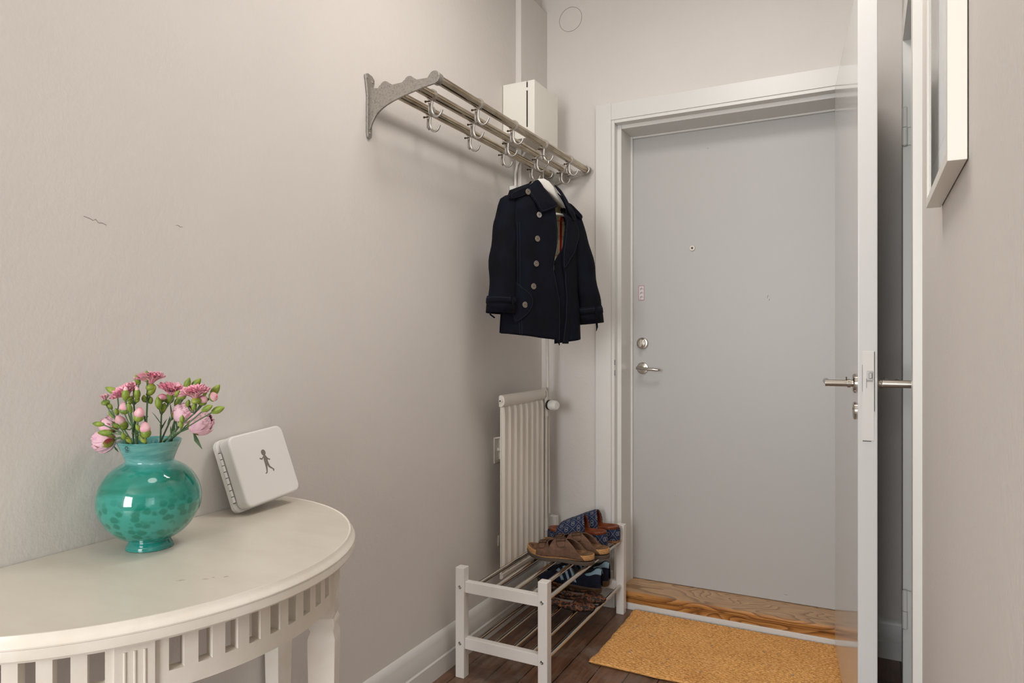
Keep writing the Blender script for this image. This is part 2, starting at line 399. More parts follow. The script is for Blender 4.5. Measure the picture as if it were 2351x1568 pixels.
# ---------------------------------------------------------------- the room
XL, XR, YE, ZC = -1.30, 0.11, 2.81, 2.70
OX0, OX1, OZ1 = -0.957, -0.070, 2.062            # rough opening in the entrance wall
struct('floor', MB().box(-1.42, 2.4, -3.0, 3.4, -0.05, 0.0), 'plank_floor', smooth=0)
struct('ceiling', MB().box(-1.42, 2.4, -3.0, 3.05, ZC, ZC + 0.1), 'ceiling_white', smooth=0)
struct('wall_left', MB().box(XL - 0.12, XL, -3.0, 3.05, 0, ZC), 'wall_plaster', smooth=0)
mb = MB(); mb.box(XL, OX0, YE, 3.05, 0, ZC); mb.box(OX1, XR + 0.12, YE, 3.05, 0, ZC); mb.box(OX0, OX1, YE, 3.05, OZ1 + 0.01, ZC)
struct('wall_entrance', mb, 'wall_plaster', smooth=0)
mb = MB(); mb.box(XR, XR + 0.12, 0.50, 1.80, 0, ZC); mb.box(XR, XR + 0.12, 2.475, YE, 0, ZC); mb.box(XR, XR + 0.12, 1.80, 2.475, 2.06, ZC)
struct('wall_right', mb, 'wall_plaster', smooth=0)
struct('wall_living', MB().box(XR + 0.12, 2.4, 0.50, 0.62, 0, ZC), 'wall_plaster', smooth=0)
mb = MB(); mb.box(-1.42, -1.25, -3.1, -3.0, 0, ZC); mb.box(0.05, 2.4, -3.1, -3.0, 0, ZC); mb.box(-1.25, 0.05, -3.1, -3.0, 0, 0.55); mb.box(-1.25, 0.05, -3.1, -3.0, 2.35, ZC)
struct('wall_back', mb, 'wall_plaster', smooth=0)
mb = MB(); mb.box(2.4, 2.5, -3.0, -2.0, 0, ZC); mb.box(2.4, 2.5, -0.8, 0.62, 0, ZC); mb.box(2.4, 2.5, -2.0, -0.8, 0, 0.75); mb.box(2.4, 2.5, -2.0, -0.8, 2.25, ZC)
struct('wall_side', mb, 'wall_plaster', smooth=0)
def window(name, f, a0, a1, z0, z1):
    mb = MB()
    for r in ((a0, a0 + .06, z0, z1), (a1 - .06, a1, z0, z1), (a0, a1, z0, z0 + .06), (a0, a1, z1 - .06, z1), ((a0 + a1) / 2 - .03, (a0 + a1) / 2 + .03, z0, z1), (a0, a1, z0 + 1.0, z0 + 1.04)): f(mb, *r, 0.05)
    w = struct(name, mb, 'trim_white', smooth=0)
    g = MB(); f(g, a0 + .05, a1 - .05, z0 + .05, z1 - .05, 0.004); build('pane', g, 'glass_clear', w, smooth=0)
window('window_1', lambda mb, a, b, c, d, t: mb.box(a, b, -3.05 - t / 2, -3.05 + t / 2, c, d), -1.25, 0.05, 0.55, 2.35)
window('added_window_2', lambda mb, a, b, c, d, t: mb.box(2.45 - t / 2, 2.45 + t / 2, a, b, c, d), -2.0, -0.8, 0.75, 2.25)  # unseen side window, added for the side fill

# boxed-in pipe chase in the far left corner
struct('trim_1', MB().box(XL, XL + 0.026, 2.55, YE, 1.50, 2.60), 'wall_plaster', bevel=0.002)
mb = MB(); mb.cyl((-1.287, 2.56, 2.60), (-1.287, 2.56, 2.69), 0.008, 10); mb.box(-1.30, -1.27, 2.54, 2.58, 2.615, 2.63)
struct('trim_2', mb, 'cast_alu')

# skirting boards
def profile_strip(name, prof, p0, p1, nrm, material, **k):
    """prof: (out, z) points, swept from p0 to p1; nrm = outward normal"""
    mb = MB(); P0, P1, N = Vector(p0), Vector(p1), Vector(nrm)
    poly = [(0.0, 0.0)] + prof + [(0.0, prof[-1][1])]
    mb.prism(poly, lambda a, b, h: P0 + (P1 - P0) * h + N * a + Vector((0, 0, b)), 0, 1)
    return struct(name, mb, material, smooth=25)
SK = [(0.020, 0.0), (0.020, 0.058), (0.016, 0.063), (0.016, 0.104), (0.013, 0.112), (0.013, 0.118), (0.009, 0.130), (0.004, 0.138), (0.0, 0.141)]
profile_strip('baseboard_left', SK, (XL, -2.99, 0), (XL, YE, 0), (1, 0, 0), 'trim_white')
profile_strip('baseboard_entrance', SK, (XL + 0.03, YE, 0), (-1.035, YE, 0), (0, -1, 0), 'trim_white')
profile_strip('baseboard_behind_door', SK, (0.0045, YE, 0), (XR - 0.001, YE, 0), (0, -1, 0), 'trim_white')
profile_strip('baseboard_right', SK, (XR, 0.50, 0), (XR, 1.795, 0), (-1, 0, 0), 'trim_white')

# entrance casing: stepped architrave, left jamb, right jamb, head
mb = MB()
for sgn, xo in ((1, -1.035), (-1, 0.0035)):
    xs = lambda d: xo + sgn * d
    def bx(d0, d1, y0, y1, z0, z1):
        a, b = sorted((xs(d0), xs(d1))); mb.box(a, b, y0, y1, z0, z1)
    bx(0, .069, 2.787, YE, 0, 2.141)                       # flat outer board
    bx(.069, .0705, 2.795, YE, 0, 2.070)                   # groove
    bx(.0695, .083, 2.791, 2.86, 0, 2.0695)                   # first step
    bx(.0825, .1005, 2.830, 2.9755, 0, 2.056)                  # second step, frame body
    bx(.1000, .1085, 2.962, 2.9755, 0, 2.046)                 # door stop
struct('trim_3', mb, 'trim_white', bevel=0.0018)
mb = MB(); a, b = -1.035, 0.0035
mb.box(a + .069, b - .069, 2.787, YE, 2.069, 2.141)
mb.box(a + .083, b - .083, 2.791, 2.86, 2.0555, 2.0695)
mb.box(a + .1005, b - .1005, 2.830, 2.9755, 2.0385, 2.056)
mb.box(a + .1085, b - .1085, 2.962, 2.9755, 2.030, 2.0385)
struct('trim_4', mb, 'trim_white', bevel=0.0018)
mb = MB().box(-1.040, -0.960, 2.783, YE, 0, 0.16)
struct('trim_5', mb, 'trim_white', bevel=0.004)            # plinth block under the casing
# threshold
mb = MB(); mb.box(-0.9345, -0.0975, 2.806, 3.04, 0.0, 0.027); struct('trim_6', mb, 'trim_white', bevel=0.002)
mb = MB(); mb.prism([(2.812, .027), (2.812, .044), (2.816, .046), (2.816, .050), (2.808, .052), (2.803, .058), (2.803, .068), (2.808, .076), (2.99, .076), (2.99, .027)], lambda a, b, h: (h, a, b), -0.9345, -0.0975)
th = struct('trim_7', mb, 'oak_worn', smooth=30)
for poly in th.data.polygons: pass
th.data.materials.append(M['oak_amber'])
for poly in th.data.polygons:
    if poly.normal.y < -0.3 or (poly.normal.z > 0.3 and poly.center.y < -100): poly.material_index = 1

# steel entrance door
d1 = thing('door_1', (-0.53, 2.98, 0.076), 'smooth white flat entrance door closed behind oak threshold', 'door', kind='structure')
build('door_panel', MB().box(-0.9560, -0.0710, 2.976, 3.04, 0.078, 2.068), 'door_white', d1, bevel=0.002)
mb = MB(); mb.lathe([(0.0, 0), (0.0115, 0), (0.0125, 0.002), (0.0125, 0.0045)], 24, (-0.666, 2.9715, 1.530), 'y'); o = build('peephole', mb, 'nickel', d1)
mb = MB(); mb.lathe([(0.0001, 0), (0.004, 0.0005), (0.0045, 0.001)], 16, (-0.666, 2.9705, 1.530), 'y'); build('lens', mb, 'ink_mark', o)
# sticker with three pictograms
cx, cz = -0.890, 1.345; y = 2.9755
st = build('sticker', MB().box(cx - .013, cx + .013, y - .0003, y + .0004, cz - .0325, cz + .0325), 'sticker_white', d1, smooth=0)
mb = MB()
for r in ((-.013, .013, .0305, .0325), (-.013, .013, -.0325, -.0305), (-.013, -.0112, -.0305, .0305), (.0112, .013, -.0305, .0305)): mb.box(cx + r[0], cx + r[1], y - .0008, y - .0003, cz + r[2], cz + r[3])
build('sticker_border', mb, 'sticker_red', st, smooth=0)
mb = MB(); mr = MB()
for i, zz in enumerate((.018, .000, -.018)):
    mb.lathe([(0.0, 0), (0.0035, 0), (0.0035, 0.0004)], 16, (cx - .002, y - .0008, cz + zz), 'y')
    mb.box(cx - .008, cx - .003, y - .0008, y - .0004, cz + zz - .006, cz + zz - .0045)
    mr.tube([(cx - .001, y - .0008, cz + zz + .006), (cx + .005, y - .0008, cz + zz + .003), (cx + .006, y - .0008, cz + zz - .003)], .0009, 6)
mb.box(cx - .009, cx - .001, y - .0008, y - .0004, cz - .028, cz - .0265)
build('pictogram', mb, 'sticker_grey', st, smooth=0); build('arrow_mark', mr, 'sticker_red', st)
def rose(mb, x, y, z, r, d=0.010): mb.lathe([(r, 0), (r, -d * .5), (r * .94, -d * .9), (r * .8, -d)], 40, (x, y, z), 'y')
mb = MB(); rose(mb, -0.884, 2.976, 1.122, .026, .012); o = build('thumbturn_plate', mb, 'nickel', d1)
mb = MB(); mb.lathe([(.0185, 0), (.0185, -.004), (.016, -.008), (.0, -.009)], 32, (-0.884, 2.964, 1.122), 'y')
mb.prism([(-.005, -.015), (.005, -.015), (.0065, .0), (.004, .015), (-.004, .015), (-.0065, .0)], lambda a, b, h: (-0.884 + a, h, 1.122 + b), 2.956, 2.936)
build('thumbturn', mb, 'chrome', o, bevel=0.001)
mb = MB(); rose(mb, -0.884, 2.976, 1.012, .026, .008); mb.lathe([(.010, 0), (.010, -.02), (.011, -.038)], 24, (-0.884, 2.968, 1.012), 'y')
o = build('handle_rose', mb, 'nickel', d1)
mb = MB(); mb.tube([(-0.896, 2.927, 1.014), (-0.880, 2.924, 1.013), (-0.860, 2.922, 1.011), (-0.83, 2.922, 1.009), (-0.803, 2.925, 1.007), (-.797, 2.932, 1.007)], [.0095, .011, .0085, .0075, .0075, .006], 16, flat=.8)
build('door_handle', mb, 'nickel', o)
mb = MB()                                       # little scuffs on the door
for x, z, l, a in ((-0.361, 1.313, .016, 80), (-0.355, 1.300, .010, 60), (-0.291, 0.108, .016, -10), (-.74, .46, .006, 80), (-.60, 1.95, .006, 20)):
    dx, dz = math.cos(math.radians(a)) * l / 2, math.sin(math.radians(a)) * l / 2
    mb.tube([(x - dx, 2.9757, z - dz), (x, 2.9755, z), (x + dx, 2.9757, z + dz)], [.0003, .0010, .0003], 5)
build('scuff_mark', mb, 'pencil', d1)
# strike marks in the left jamb
mb = MB(); mb.box(-0.9515, -0.9490, 2.7895, 2.7912, 1.03, 1.052); mb.box(-0.9515, -0.9492, 2.7895, 2.7912, 0.985, 1.008)
struct('trim_8', mb, 'strike_dark', smooth=0)

# inner door standing open (glossy white leaf)
th_ = math.radians(6.05); A = Vector((-0.105, 2.785, 0.0)); e1 = Vector((math.sin(th_), -math.cos(th_), 0)); e2 = Vector((math.cos(th_), math.sin(th_), 0)); W1, T1 = 0.79, 0.046
d2 = thing('door_2', tuple(A + Vector((0, 0, 0.020))), 'glossy white inner door standing open into the hall, seen edge on', 'door', kind='structure')
def DF(a, b, z): return A + e1 * a + e2 * b + Vector((0, 0, z))       # a along leaf, b through thickness
def dbox(mb, a0, a1, b0, b1, z0, z1):
    v = [DF(a, b, z) for z in (z0, z1) for b in (b0, b1) for a in (a0, a1)]
    mb.add(v, [(0, 2, 3, 1), (4, 5, 7, 6), (0, 1, 5, 4), (2, 6, 7, 3), (0, 4, 6, 2), (1, 3, 7, 5)])
mb = MB(); dbox(mb, 0.0, W1, 0.0, T1, 0.020, 2.066); build('door_leaf', mb, 'gloss_door', d2, bevel=0.0025)
mb = MB(); dbox(mb, W1 - .002, W1 + .0012, .011, .038, 0.874, 1.105); o = build('lock_plate', mb, 'trim_white', d2, bevel=0.0006)
mb = MB(); dbox(mb, W1 + .0010, W1 + .0016, .038, .0392, .95, 1.104); dbox(mb, W1 + .0010, W1 + .0016, .011, .031, .872, .8735); dbox(mb, W1 + .0010, W1 + .0016, .0102, .0108, 1.0, 1.07)
dbox(mb, W1 + .001, W1 + .0018, .020, .0206, 1.010, 1.034); dbox(mb, W1 + .001, W1 + .0018, .0195, .035, 1.0265, 1.0272); build('plate_gap', mb, 'dark_gap', o, smooth=0)
mb = MB(); dbox(mb, W1 + .001, W1 + .0035, .021, .035, 1.029, 1.054); o2 = build('latch', mb, 'screw_steel', o, bevel=0.001)
mb = MB(); dbox(mb, W1 + .001, W1 + .0075, .025, .033, 1.034, 1.050); build('latch_bolt', mb, 'cast_alu', o, bevel=0.002)
def lever(side, parent):
    b0 = 0.0 if side < 0 else T1; zc = 1.018; ac = W1 - 0.060
    q = lambda a, b, z: DF(a, b0 + side * b, z)
    mb = MB(); mb.tube([q(ac, 0, zc), q(ac, .004, zc), q(ac, .007, zc)], [.026, .026, .022], 36); r = build('handle_rose', mb, 'nickel', parent)
    mb = MB(); mb.tube([q(ac, .006, zc), q(ac, .014, zc)], .0095, 24); mb.tube([q(ac, .012, zc), q(ac, .020, zc)], .0115, 24)
    mb.tube([q(ac, .018, zc), q(ac, .074, zc)], .0090, 28)
    mb.tube([q(ac + .004, .066, zc), q(ac - .10, .066, zc)], .0085, 24)
    build('door_handle', mb, 'brushed_steel', r)
    mb = MB(); mb.tube([q(ac, .022, zc + .006), q(ac, .022, zc + .017)], .0016, 8); build('grub_screw', mb, 'strike_dark', r)
    mb = MB(); mb.tube([q(ac, 0, .945), q(ac, .004, .945), q(ac, .006, .945)], [.0235, .0235, .020], 36); k = build('keyhole_cover', mb, 'nickel', parent)
    mb = MB(); mb.tube([q(ac, .006, .95), q(ac, .0066, .95)], .003, 12); build('keyhole', mb, 'dark_gap', k)
lever(-1, d2); lever(1, d2)

# closed door in the right wall with casing, hinges and handle
d3 = thing('door_3', (XR, 2.13, 0.0), 'closed white door in the right wall seen at a grazing angle', 'door', kind='structure')
build('door_panel', MB().box(0.125, 0.160, 1.862, 2.398, 0.006, 2.04), 'trim_white', d3, bevel=0.002)
mb = MB(); mb.box(0.0915, 0.165, 1.800, 1.860, 0, 2.12); mb.box(0.0960, 0.165, 2.400, 2.470, 0, 2.12); mb.box(0.0960, 0.165, 1.86, 2.40, 2.042, 2.12)
build('door_frame', mb, 'trim_white', d3, bevel=0.0015)
for z0, z1 in ((1.720, 1.838), (0.262, 0.381)):
    mb = MB(); zm = (z0 + z1) / 2 - .004; mb.tube([(0.1010, 2.388, z0), (0.1010, 2.388, z0 + .004), (0.1010, 2.388, zm - .0008)], [.0045, .0075, .0075], 14)
    mb.tube([(0.1010, 2.388, zm + .0008), (0.1010, 2.388, z1 - .004), (0.1010, 2.388, z1)], [.0075, .0075, .0045], 14)
    mb.box(.101, .126, 2.386, 2.392, zm, z1 - .003); mb.box(.101, .124, 2.392, 2.401, z0 + .003, zm)
    build('hinge', mb, 'trim_white', d3)
mb = MB(); mb.lathe([(.026, 0), (.026, -.004), (.022, -.007)], 32, (0.125, 1.925, 1.026), 'x'); r = build('handle_rose', mb, 'nickel', d3)
mb = MB(); mb.cyl((0.12, 1.925, 1.026), (0.034, 1.925, 1.026), .0095, 28); mb.cyl((0.042, 1.921, 1.026), (0.042, 2.03, 1.026), .0085, 24); build('door_handle', mb, 'brushed_steel', r)

# wall marks: round patch on the entrance wall, two pencil scribbles on the left wall
mb = MB(); mb.tube(arc((-1.160, 2.8094, 2.548), .053, 0, 360, 60), .0007, 5, caps=False); o = build('outlet_patch', mb, 'pencil'); tag(o, 'faint round outline of a painted over disc high on entrance wall', 'wall mark')
def scribble(pts, label):
    mb = MB(); mb.tube([(XL + .0004, y, z) for y, z in pts], .0004, 5); tag(build('pencil_mark', mb, 'wall_pencil'), label, 'wall mark')
scribble([(.775, 1.364), (.785, 1.362), (.792, 1.359), (.797, 1.362), (.803, 1.356), (.809, 1.357), (.818, 1.354)], 'short grey pencil scribble on left wall above the flower vase')
scribble([(.968, 1.376), (.973, 1.377), (.978, 1.374), (.984, 1.375)], 'tiny faint pencil tick on left wall, to the right of the longer scribble')

# ---------------------------------------------------------------- ceiling lamps, unseen: one read off hook shadows, the table one added
for (lx, ly, lp), lab in zip(LAMPS, ('flat round white ceiling lamp near the entrance door', 'unseen round ceiling lamp added to fill the console table end of the hall')):
    cl = thing('ceiling_light', (lx, ly, ZC), lab, 'lamp', 'round ceiling lamps in the hall')
    build('housing', MB().lathe([(.28, ZC), (.31, ZC - .012), (.31, ZC - .045), (.30, ZC - .052)], 48, (lx, ly, 0)), 'trim_white', cl)
    build('diffuser', MB().lathe([(.295, ZC - .052), (.295, ZC - .054), (.29, ZC - .055)], 48, (lx, ly, 0)), 'lamp_glow', cl)

# ---------------------------------------------------------------- fuse cabinet, cable, junction box
fc = thing('fuse_cabinet', (XL, 2.54, 1.932), 'small white wooden fuse cabinet on the left wall high in the corner', 'cabinet')
mb = MB(); mb.box(XL + .002, -1.194, 2.435, 2.664, 1.932, 2.157); build('body', mb, 'cabinet_white', fc, bevel=0.0015)
mb = MB(); mb.box(-1.188, -1.158, 2.435, 2.664, 1.932, 2.157); build('door', mb, 'cabinet_white', fc, bevel=0.002)
mb = MB(); mb.box(-1.1945, -1.1875, 2.439, 2.66, 1.936, 2.153); build('gap_shade', mb, 'dark_gap', fc, smooth=0)  # dark filler, shade of the gap behind the cabinet door put into colour
mb = MB(); mb.box(-1.196, -1.186, 2.4335, 2.445, 2.118, 2.130); build('hinge', mb, 'cabinet_white', fc); mb = MB(); mb.box(-1.196, -1.186, 2.4335, 2.445, 1.962, 1.974); build('hinge', mb, 'cabinet_white', fc)
mb = MB(); mb.tube([(-1.245, 2.560, 1.940), (-1.262, 2.562, 1.915), (-1.270, 2.548, 1.89), (-1.284, 2.535, 1.86), (-1.290, 2.530, 1.82), (-1.290, 2.528, 1.76)], .0052, 12)
tag(build('cable', mb, 'plastic_white'), 'white round cable running down from fuse cabinet to junction box', 'cable')
mb = MB(); mb.box(XL + .001, XL + .032, 2.49, 2.565, 1.69, 1.765); tag(build('junction_box', mb, 'plastic_white', bevel=0.004), 'small white junction box on the wall half hidden by the coat', 'junction box')

# ---------------------------------------------------------------- radiator and pipes
rd = thing('radiator', (XL + .05, 2.40, 0.25), 'narrow off-white panel radiator with vertical flutes on the left wall', 'radiator')
Y0, Y1 = 2.252, 2.615
def radf(s, t):
    y = lerp(Y0, Y1, s); z = lerp(0.262, 0.899, t)
    ph = (y - Y0 - .010) / .0490; k = abs(math.sin(PI * ph)); rr = max(0, 1 - k * 1.5) ** 0.7
    e = min(1, (z - .262) / .03, (.899 - z) / .02); e = max(0, e)
    return (-1.206 + .009 * rr * e, y, z)
mb = MB(); mb.grid(150, 24, radf); build('front_panel', mb, 'radiator_white', rd, solid=0.0015, offset=0)
mb = MB(); mb.prism([(-1.216, .886), (-1.203, .886), (-1.194, .896), (-1.191, .910), (-1.194, .924), (-1.203, .931), (-1.212, .931), (-1.217, .924)], lambda a, b, h: (a, h, b), Y0 - .004, Y1 + .002)
build('top_header', mb, 'radiator_white', rd, bevel=0.003)
mb = MB(); mb.prism([(-1.215, .245), (-1.206, .245), (-1.200, .252), (-1.200, .268), (-1.215, .268)], lambda a, b, h: (a, h, b), Y0, Y1); build('bottom_header', mb, 'radiator_white', rd, bevel=0.003)
mb = MB(); mb.box(-1.2145, -1.2065, Y0 + .002, Y1 - .002, .262, .899); build('back_panel', mb, 'radiator_white', rd, bevel=0.003)
mb = MB(); mb.cyl((-1.205, Y0 - .004, .910), (-1.205, Y0 - .010, .910), .0080, 6); mb.cyl((-1.205, Y0 - .010, .910), (-1.205, Y0 - .014, .910), .005, 12); o = build('bleed_valve', mb, 'radiator_white', rd)
build('valve_screw', MB().cyl((-1.205, Y0 - .0141, .910), (-1.205, Y0 - .0146, .910), .003, 12), 'dark_gap', o)
for z0, z1, ya in ((.652, .754, 2.362), (.320, .362, 2.395)):
    mb = MB(); mb.box(XL, XL + .004, ya, ya + .05, z0, z1); mb.box(XL, -1.214, ya + .036, ya + .040, z0 + .012, z1 - .008)
    if z0 > .5: mb.tube([(XL + .004, ya + .004, z1 - .003), (-1.26, ya + .014, z1 + .003), (-1.216, ya + .030, z1 + .008)], .0035, 8); mb.cyl((XL, ya + .030, z0 + .052), (XL + .07, ya + .030, z0 + .052), .009, 14)
    build('wall_bracket', mb, 'radiator_white', rd, bevel=0.001)
PX, PY = -1.205, 2.642
hp = thing('heating_pipe', (PX, PY, 0.0), 'thin white heating pipe standing beside the radiator in the corner', 'pipe')
mb = MB(); mb.cyl((PX, PY, 0.0), (PX, PY, .865), .0085, 16); build('pipe', mb, 'radiator_white', hp)
mb = MB(); mb.cyl((PX, PY + .035, 0.4), (PX - .01, PY + .035, 1.35), .0062, 14); build('riser', mb, 'radiator_white', hp)
for z0, z1, r_, n_ in ((.335, .385, .0115, 6), (.815, .838, .0115, 16), (.885, .897, .013, 6)): build('collar', MB().cyl((PX, PY, z0), (PX, PY, z1), r_, n_), 'radiator_white', hp)
mb = MB(); mb.tube([(PX, PY, .835), (PX, PY, .915), (PX - .002, PY - .008, .928), (PX - .003, PY - .030, .922)], [.0115, .0115, .010, .009], 16); build('valve_body', mb, 'radiator_white', hp)
tv = thing('thermostat_knob', (PX, PY, 0.864), 'round white radiator thermostat knob with a black ring', 'thermostat')
ax = Vector((.96, -.28, 0)); c0 = Vector((PX, PY, .864))
mb = MB(); mb.tube([c0, c0 + ax * .012, c0 + ax * .018], [.012, .012, .015], 20); build('neck', mb, 'radiator_white', tv)
mb = MB(); mb.tube([c0 + ax * .018, c0 + ax * .026], .021, 28); build('ring', mb, 'rubber_black', tv)
mb = MB(); mb.tube([c0 + ax * .026, c0 + ax * .032, c0 + ax * .055, c0 + ax * .064, c0 + ax * .066], [.019, .0215, .021, .016, .001], 28); build('cap', mb, 'plastic_white', tv)

# ---------------------------------------------------------------- hat rack with hooks
hr = thing('hat_rack', (XL, 2.19, 1.86), 'wall mounted aluminium hat rack with three metal tubes and hooks', 'coat rack')
RZ = 1.864; RODS = (-1.239, -1.153, -1.068); RR = 0.0135
def bracket(y0, sgn):
    # plate against the wall
    mb = MB(); P = [(-.021, 1.906), (-.010, 1.913), (.010, 1.910), (.022, 1.900), (.020, 1.885), (.013, 1.868), (.010, 1.845), (.010, 1.742), (.008, 1.728), (0, 1.722), (-.009, 1.727), (-.012, 1.742), (-.011, 1.85), (-.016, 1.88)]
    mb.prism(P, lambda a, b, h: (h, y0 + a * sgn, b), XL + .0005, XL + .007)
    b = build('wall_bracket', mb, 'cast_alu', hr, bevel=0.0015)
    # arm, thin plate in the xz plane
    top = [(XL + .004, 1.872)]
    for i, rx in enumerate(RODS):
        if i < 2: top += [(rx - .023, 1.866 + i * .002), (rx - .018, 1.873)] + [(rx + .017 * math.cos(math.radians(t)), RZ + .001 + .017 * math.sin(math.radians(t))) for t in range(155, 24, -10)] + [(rx + .020, 1.867)]
        else: top += [(rx - .021, 1.866), (rx - .017, 1.872)] + [(rx + .018 * math.cos(math.radians(t)), RZ + .018 * math.sin(math.radians(t))) for t in range(145, -91, -10)]
    bot = [(-1.10, 1.842), (-1.14, 1.835), (-1.18, 1.827), (-1.21, 1.8195), (-1.232, 1.812), (-1.248, 1.8045), (-1.260, 1.797), (-1.270, 1.788), (-1.279, 1.776), (-1.286, 1.764), (-1.291, 1.752), (XL + .004, 1.746)]
    mb = MB(); mb.prism(top + bot, lambda a, b_, h: (a, h, b_), y0 - .0035, y0 + .0035)
    build('arm', mb, 'cast_alu', hr, bevel=0.0012)
    for rx in RODS: mb = MB(); mb.lathe([(.0172, 0), (.0172, .017 * sgn), (.0150, .018 * sgn)], 32, (rx, y0 + .003 * sgn, RZ), 'y'); build('end_cup', mb, 'cast_alu', hr)
    for dy, z in ((-.012, 1.900), (.013, 1.893), (-.001, 1.740)): mb = MB(); mb.lathe([(.0045, 0), (.004, .002), (.001, .003)], 14, (XL + .0065, y0 + dy * sgn, z), 'x'); build('screw', mb, 'nickel', b)
bracket(1.600, 1); bracket(2.775, -1)
for rx in RODS:
    build('tube', MB().cyl((rx, 1.604, RZ), (rx, 2.771, RZ), RR, 28), 'rack_tube', hr)
mb = MB()
mb.lathe([(.0150, -.004), (.0178, -.004), (.0178, .004), (.0150, .004), (.0150, -.004)], 32, (0, 0, 0), 'y', close=True)
mb.tube([(0, 0, -.016), (.0, -.002, -.028), (.0, -.003, -.042), (.002, -.003, -.052), (.007, -.003, -.060), (.014, -.003, -.0655), (.022, -.003, -.067), (.030, -.003, -.064), (.035, -.003, -.057), (.038, -.003, -.049)], [.0046, .0044, .0043, .0042, .0040, .0038, .0036, .0034, .0033, .0036], 12)
mb.tube([(0, -.001, -.050), (-.006, .001, -.056), (-.011, .001, -.050), (-.011, 0, -.036), (-.008, -.003, -.028), (-.006, -.005, -.024)], [.0036, .0034, .003, .003, .003, .004], 10)
scr = MB(); scr.tube([(-.004, -.006, -.019), (-.016, -.008, -.0185)], [.0025, .0022], 8); scr.sphere((-.018, -.008, -.0185), .0036, n=10, m=6)
HB = None
for rx, ys in zip(RODS, ((1.832, 2.084, 2.333, 2.584), (1.714, 1.96, 2.204, 2.453, 2.696), (1.843, 2.081, 2.329, 2.573))):
    for y in ys:
        if HB is None:
            HB = build('hook', mb, 'hook_alu', hr, world=False); s_ = build('thumb_screw', scr, 'brass_dark', HB, world=False); h = HB
        else: h = dup(HB, hr)
        h.location = Vector((rx, y, RZ)) - ORG[hr]

# ---------------------------------------------------------------- coat hanger
CU = Vector((.4646, .8856, 0)); CW = Vector((.8856, -.4646, 0)); CC = Vector((-1.058, 2.283, 0))
def cf(u, w, z): return CC + CU * u + CW * w + Vector((0, 0, z))
hg = thing('coat_hanger', tuple(cf(0, 0, 1.60)), 'white wooden coat hanger with a wire hook holding the navy jacket', 'hanger')
def hang(s, t):
    a = s * 2 - 1; u = a * .150
    zt = 1.723 - .004 * min(1, abs(a) / .08) - max(0, abs(u) - .020) * .74 - .07 * u
    thick = lerp(.052, .018, min(1, abs(a) ** .7)); wd = lerp(.010, .016, abs(a))
    ang = 2 * PI * t; ww = -.018 * (1 - math.cos(abs(a) * 1.2)) + wd * math.copysign(abs(math.cos(ang)) ** .6, math.cos(ang))
    return cf(u, ww + .012, zt - thick / 2 + thick / 2 * math.copysign(abs(math.sin(ang)) ** .7, math.sin(ang)))
mb = MB(); mb.grid(40, 20, hang)
build('shoulder_bar', mb, 'hanger_white', hg)
build('trouser_bar', MB().cyl(cf(-.135, .010, 1.600), cf(.135, .010, 1.600), .0055, 14), 'hanger_white', hg)
mb = MB(); mb.tube([cf(.0, .012, 1.715), cf(.0, .012, 1.745), cf(.006, .010, 1.760), cf(.026, .004, 1.776), cf(.034, .0, 1.792), cf(.028, -.002, 1.806), cf(.012, -.004, 1.8125), cf(-.008, -.004, 1.810), cf(-.020, -.004, 1.801), cf(-.023, -.004, 1.796)], .0017, 10)
build('wire_hook', mb, 'wire_steel', hg)

# ---------------------------------------------------------------- navy jacket
ct = thing('jacket', tuple(cf(0, 0, 1.11)), 'short navy denim trench jacket with brown buttons and checked lining on the hanger', 'jacket', rz=0)
def cl_(u, w, z): return (u, w, z - 1.11)                     # jacket parts live in the jacket's own frame
ct.rotation_euler = (0, 0, math.atan2(CU.y, CU.x))            # local x = u, local y = -w
def cb(name, mb, m_, parent=None, **k):
    mb.v = [(p[0], -p[1], p[2]) for p in mb.v]
    return build(name, mb, m_, parent or ct, world=False, **k)
def shoulder(u): return 1.700 - .50 * max(0, abs(u) - .045) - .085 * u
UM = [(1.10, .185), (1.20, .176), (1.32, .163), (1.45, .168), (1.55, .172), (1.60, .168), (1.66, .140), (1.70, .10)]
def umax(z): return interp(UM, z)
def depth(u, z, side):
    k = max(0, 1 - (abs(u) / umax(z)) ** 3.0) ** .5
    top = min(1, max(0, (shoulder(u) - z)) / .07) ** .55
    d = (.058 if side > 0 else .045) * k * top
    fold = .0045 * math.sin(u * 60 + z * 5 + side) * min(1, max(0, (1.58 - z) / .2)) + .006 * noise.noise(Vector((u * 9, z * 5, side * 3)))
    return side * (d + fold * top)
OL = [(1.10, .044), (1.12, .037), (1.2, .040), (1.277, .038), (1.32, .024), (1.385, .008), (1.43, .016), (1.47, .027), (1.51, .027), (1.56, .020), (1.62, .010), (1.70, -.035)]
OR = [(1.10, .020), (1.40, .022), (1.445, .050), (1.46, .054), (1.51, .060), (1.56, .066), (1.62, .068), (1.70, .046)]
def panel(side, s, t, dw=0):
    # t: 0 top .. 1 hem
    zb = (1.134 if side < 0 else 1.122)
    if side < 0: u_edge = lambda z: interp(OL, z)
    else: u_edge = lambda z: interp(OR, z)
    z0 = lerp(shoulder(.1), zb, t)
    ue = u_edge(z0); us = -umax(z0) if side < 0 else umax(z0)
    u = lerp(us, ue, s)
    zt = shoulder(u); zbot = zb
    if side < 0:
        zbot = zb + .024 * (1 - s) - (.018 if s > .93 else 0) * (s - .93) / .07
    else: zbot = zb + .018 * (1 - s)
    z = lerp(zt, zbot, t)
    w = depth(u, z, 1) + dw
    if side > 0: w -= .010 * min(1, max(0, (1.47 - z) / .05)) * max(0, 1 - (u - ue) / .06)
    return (u, w, z)
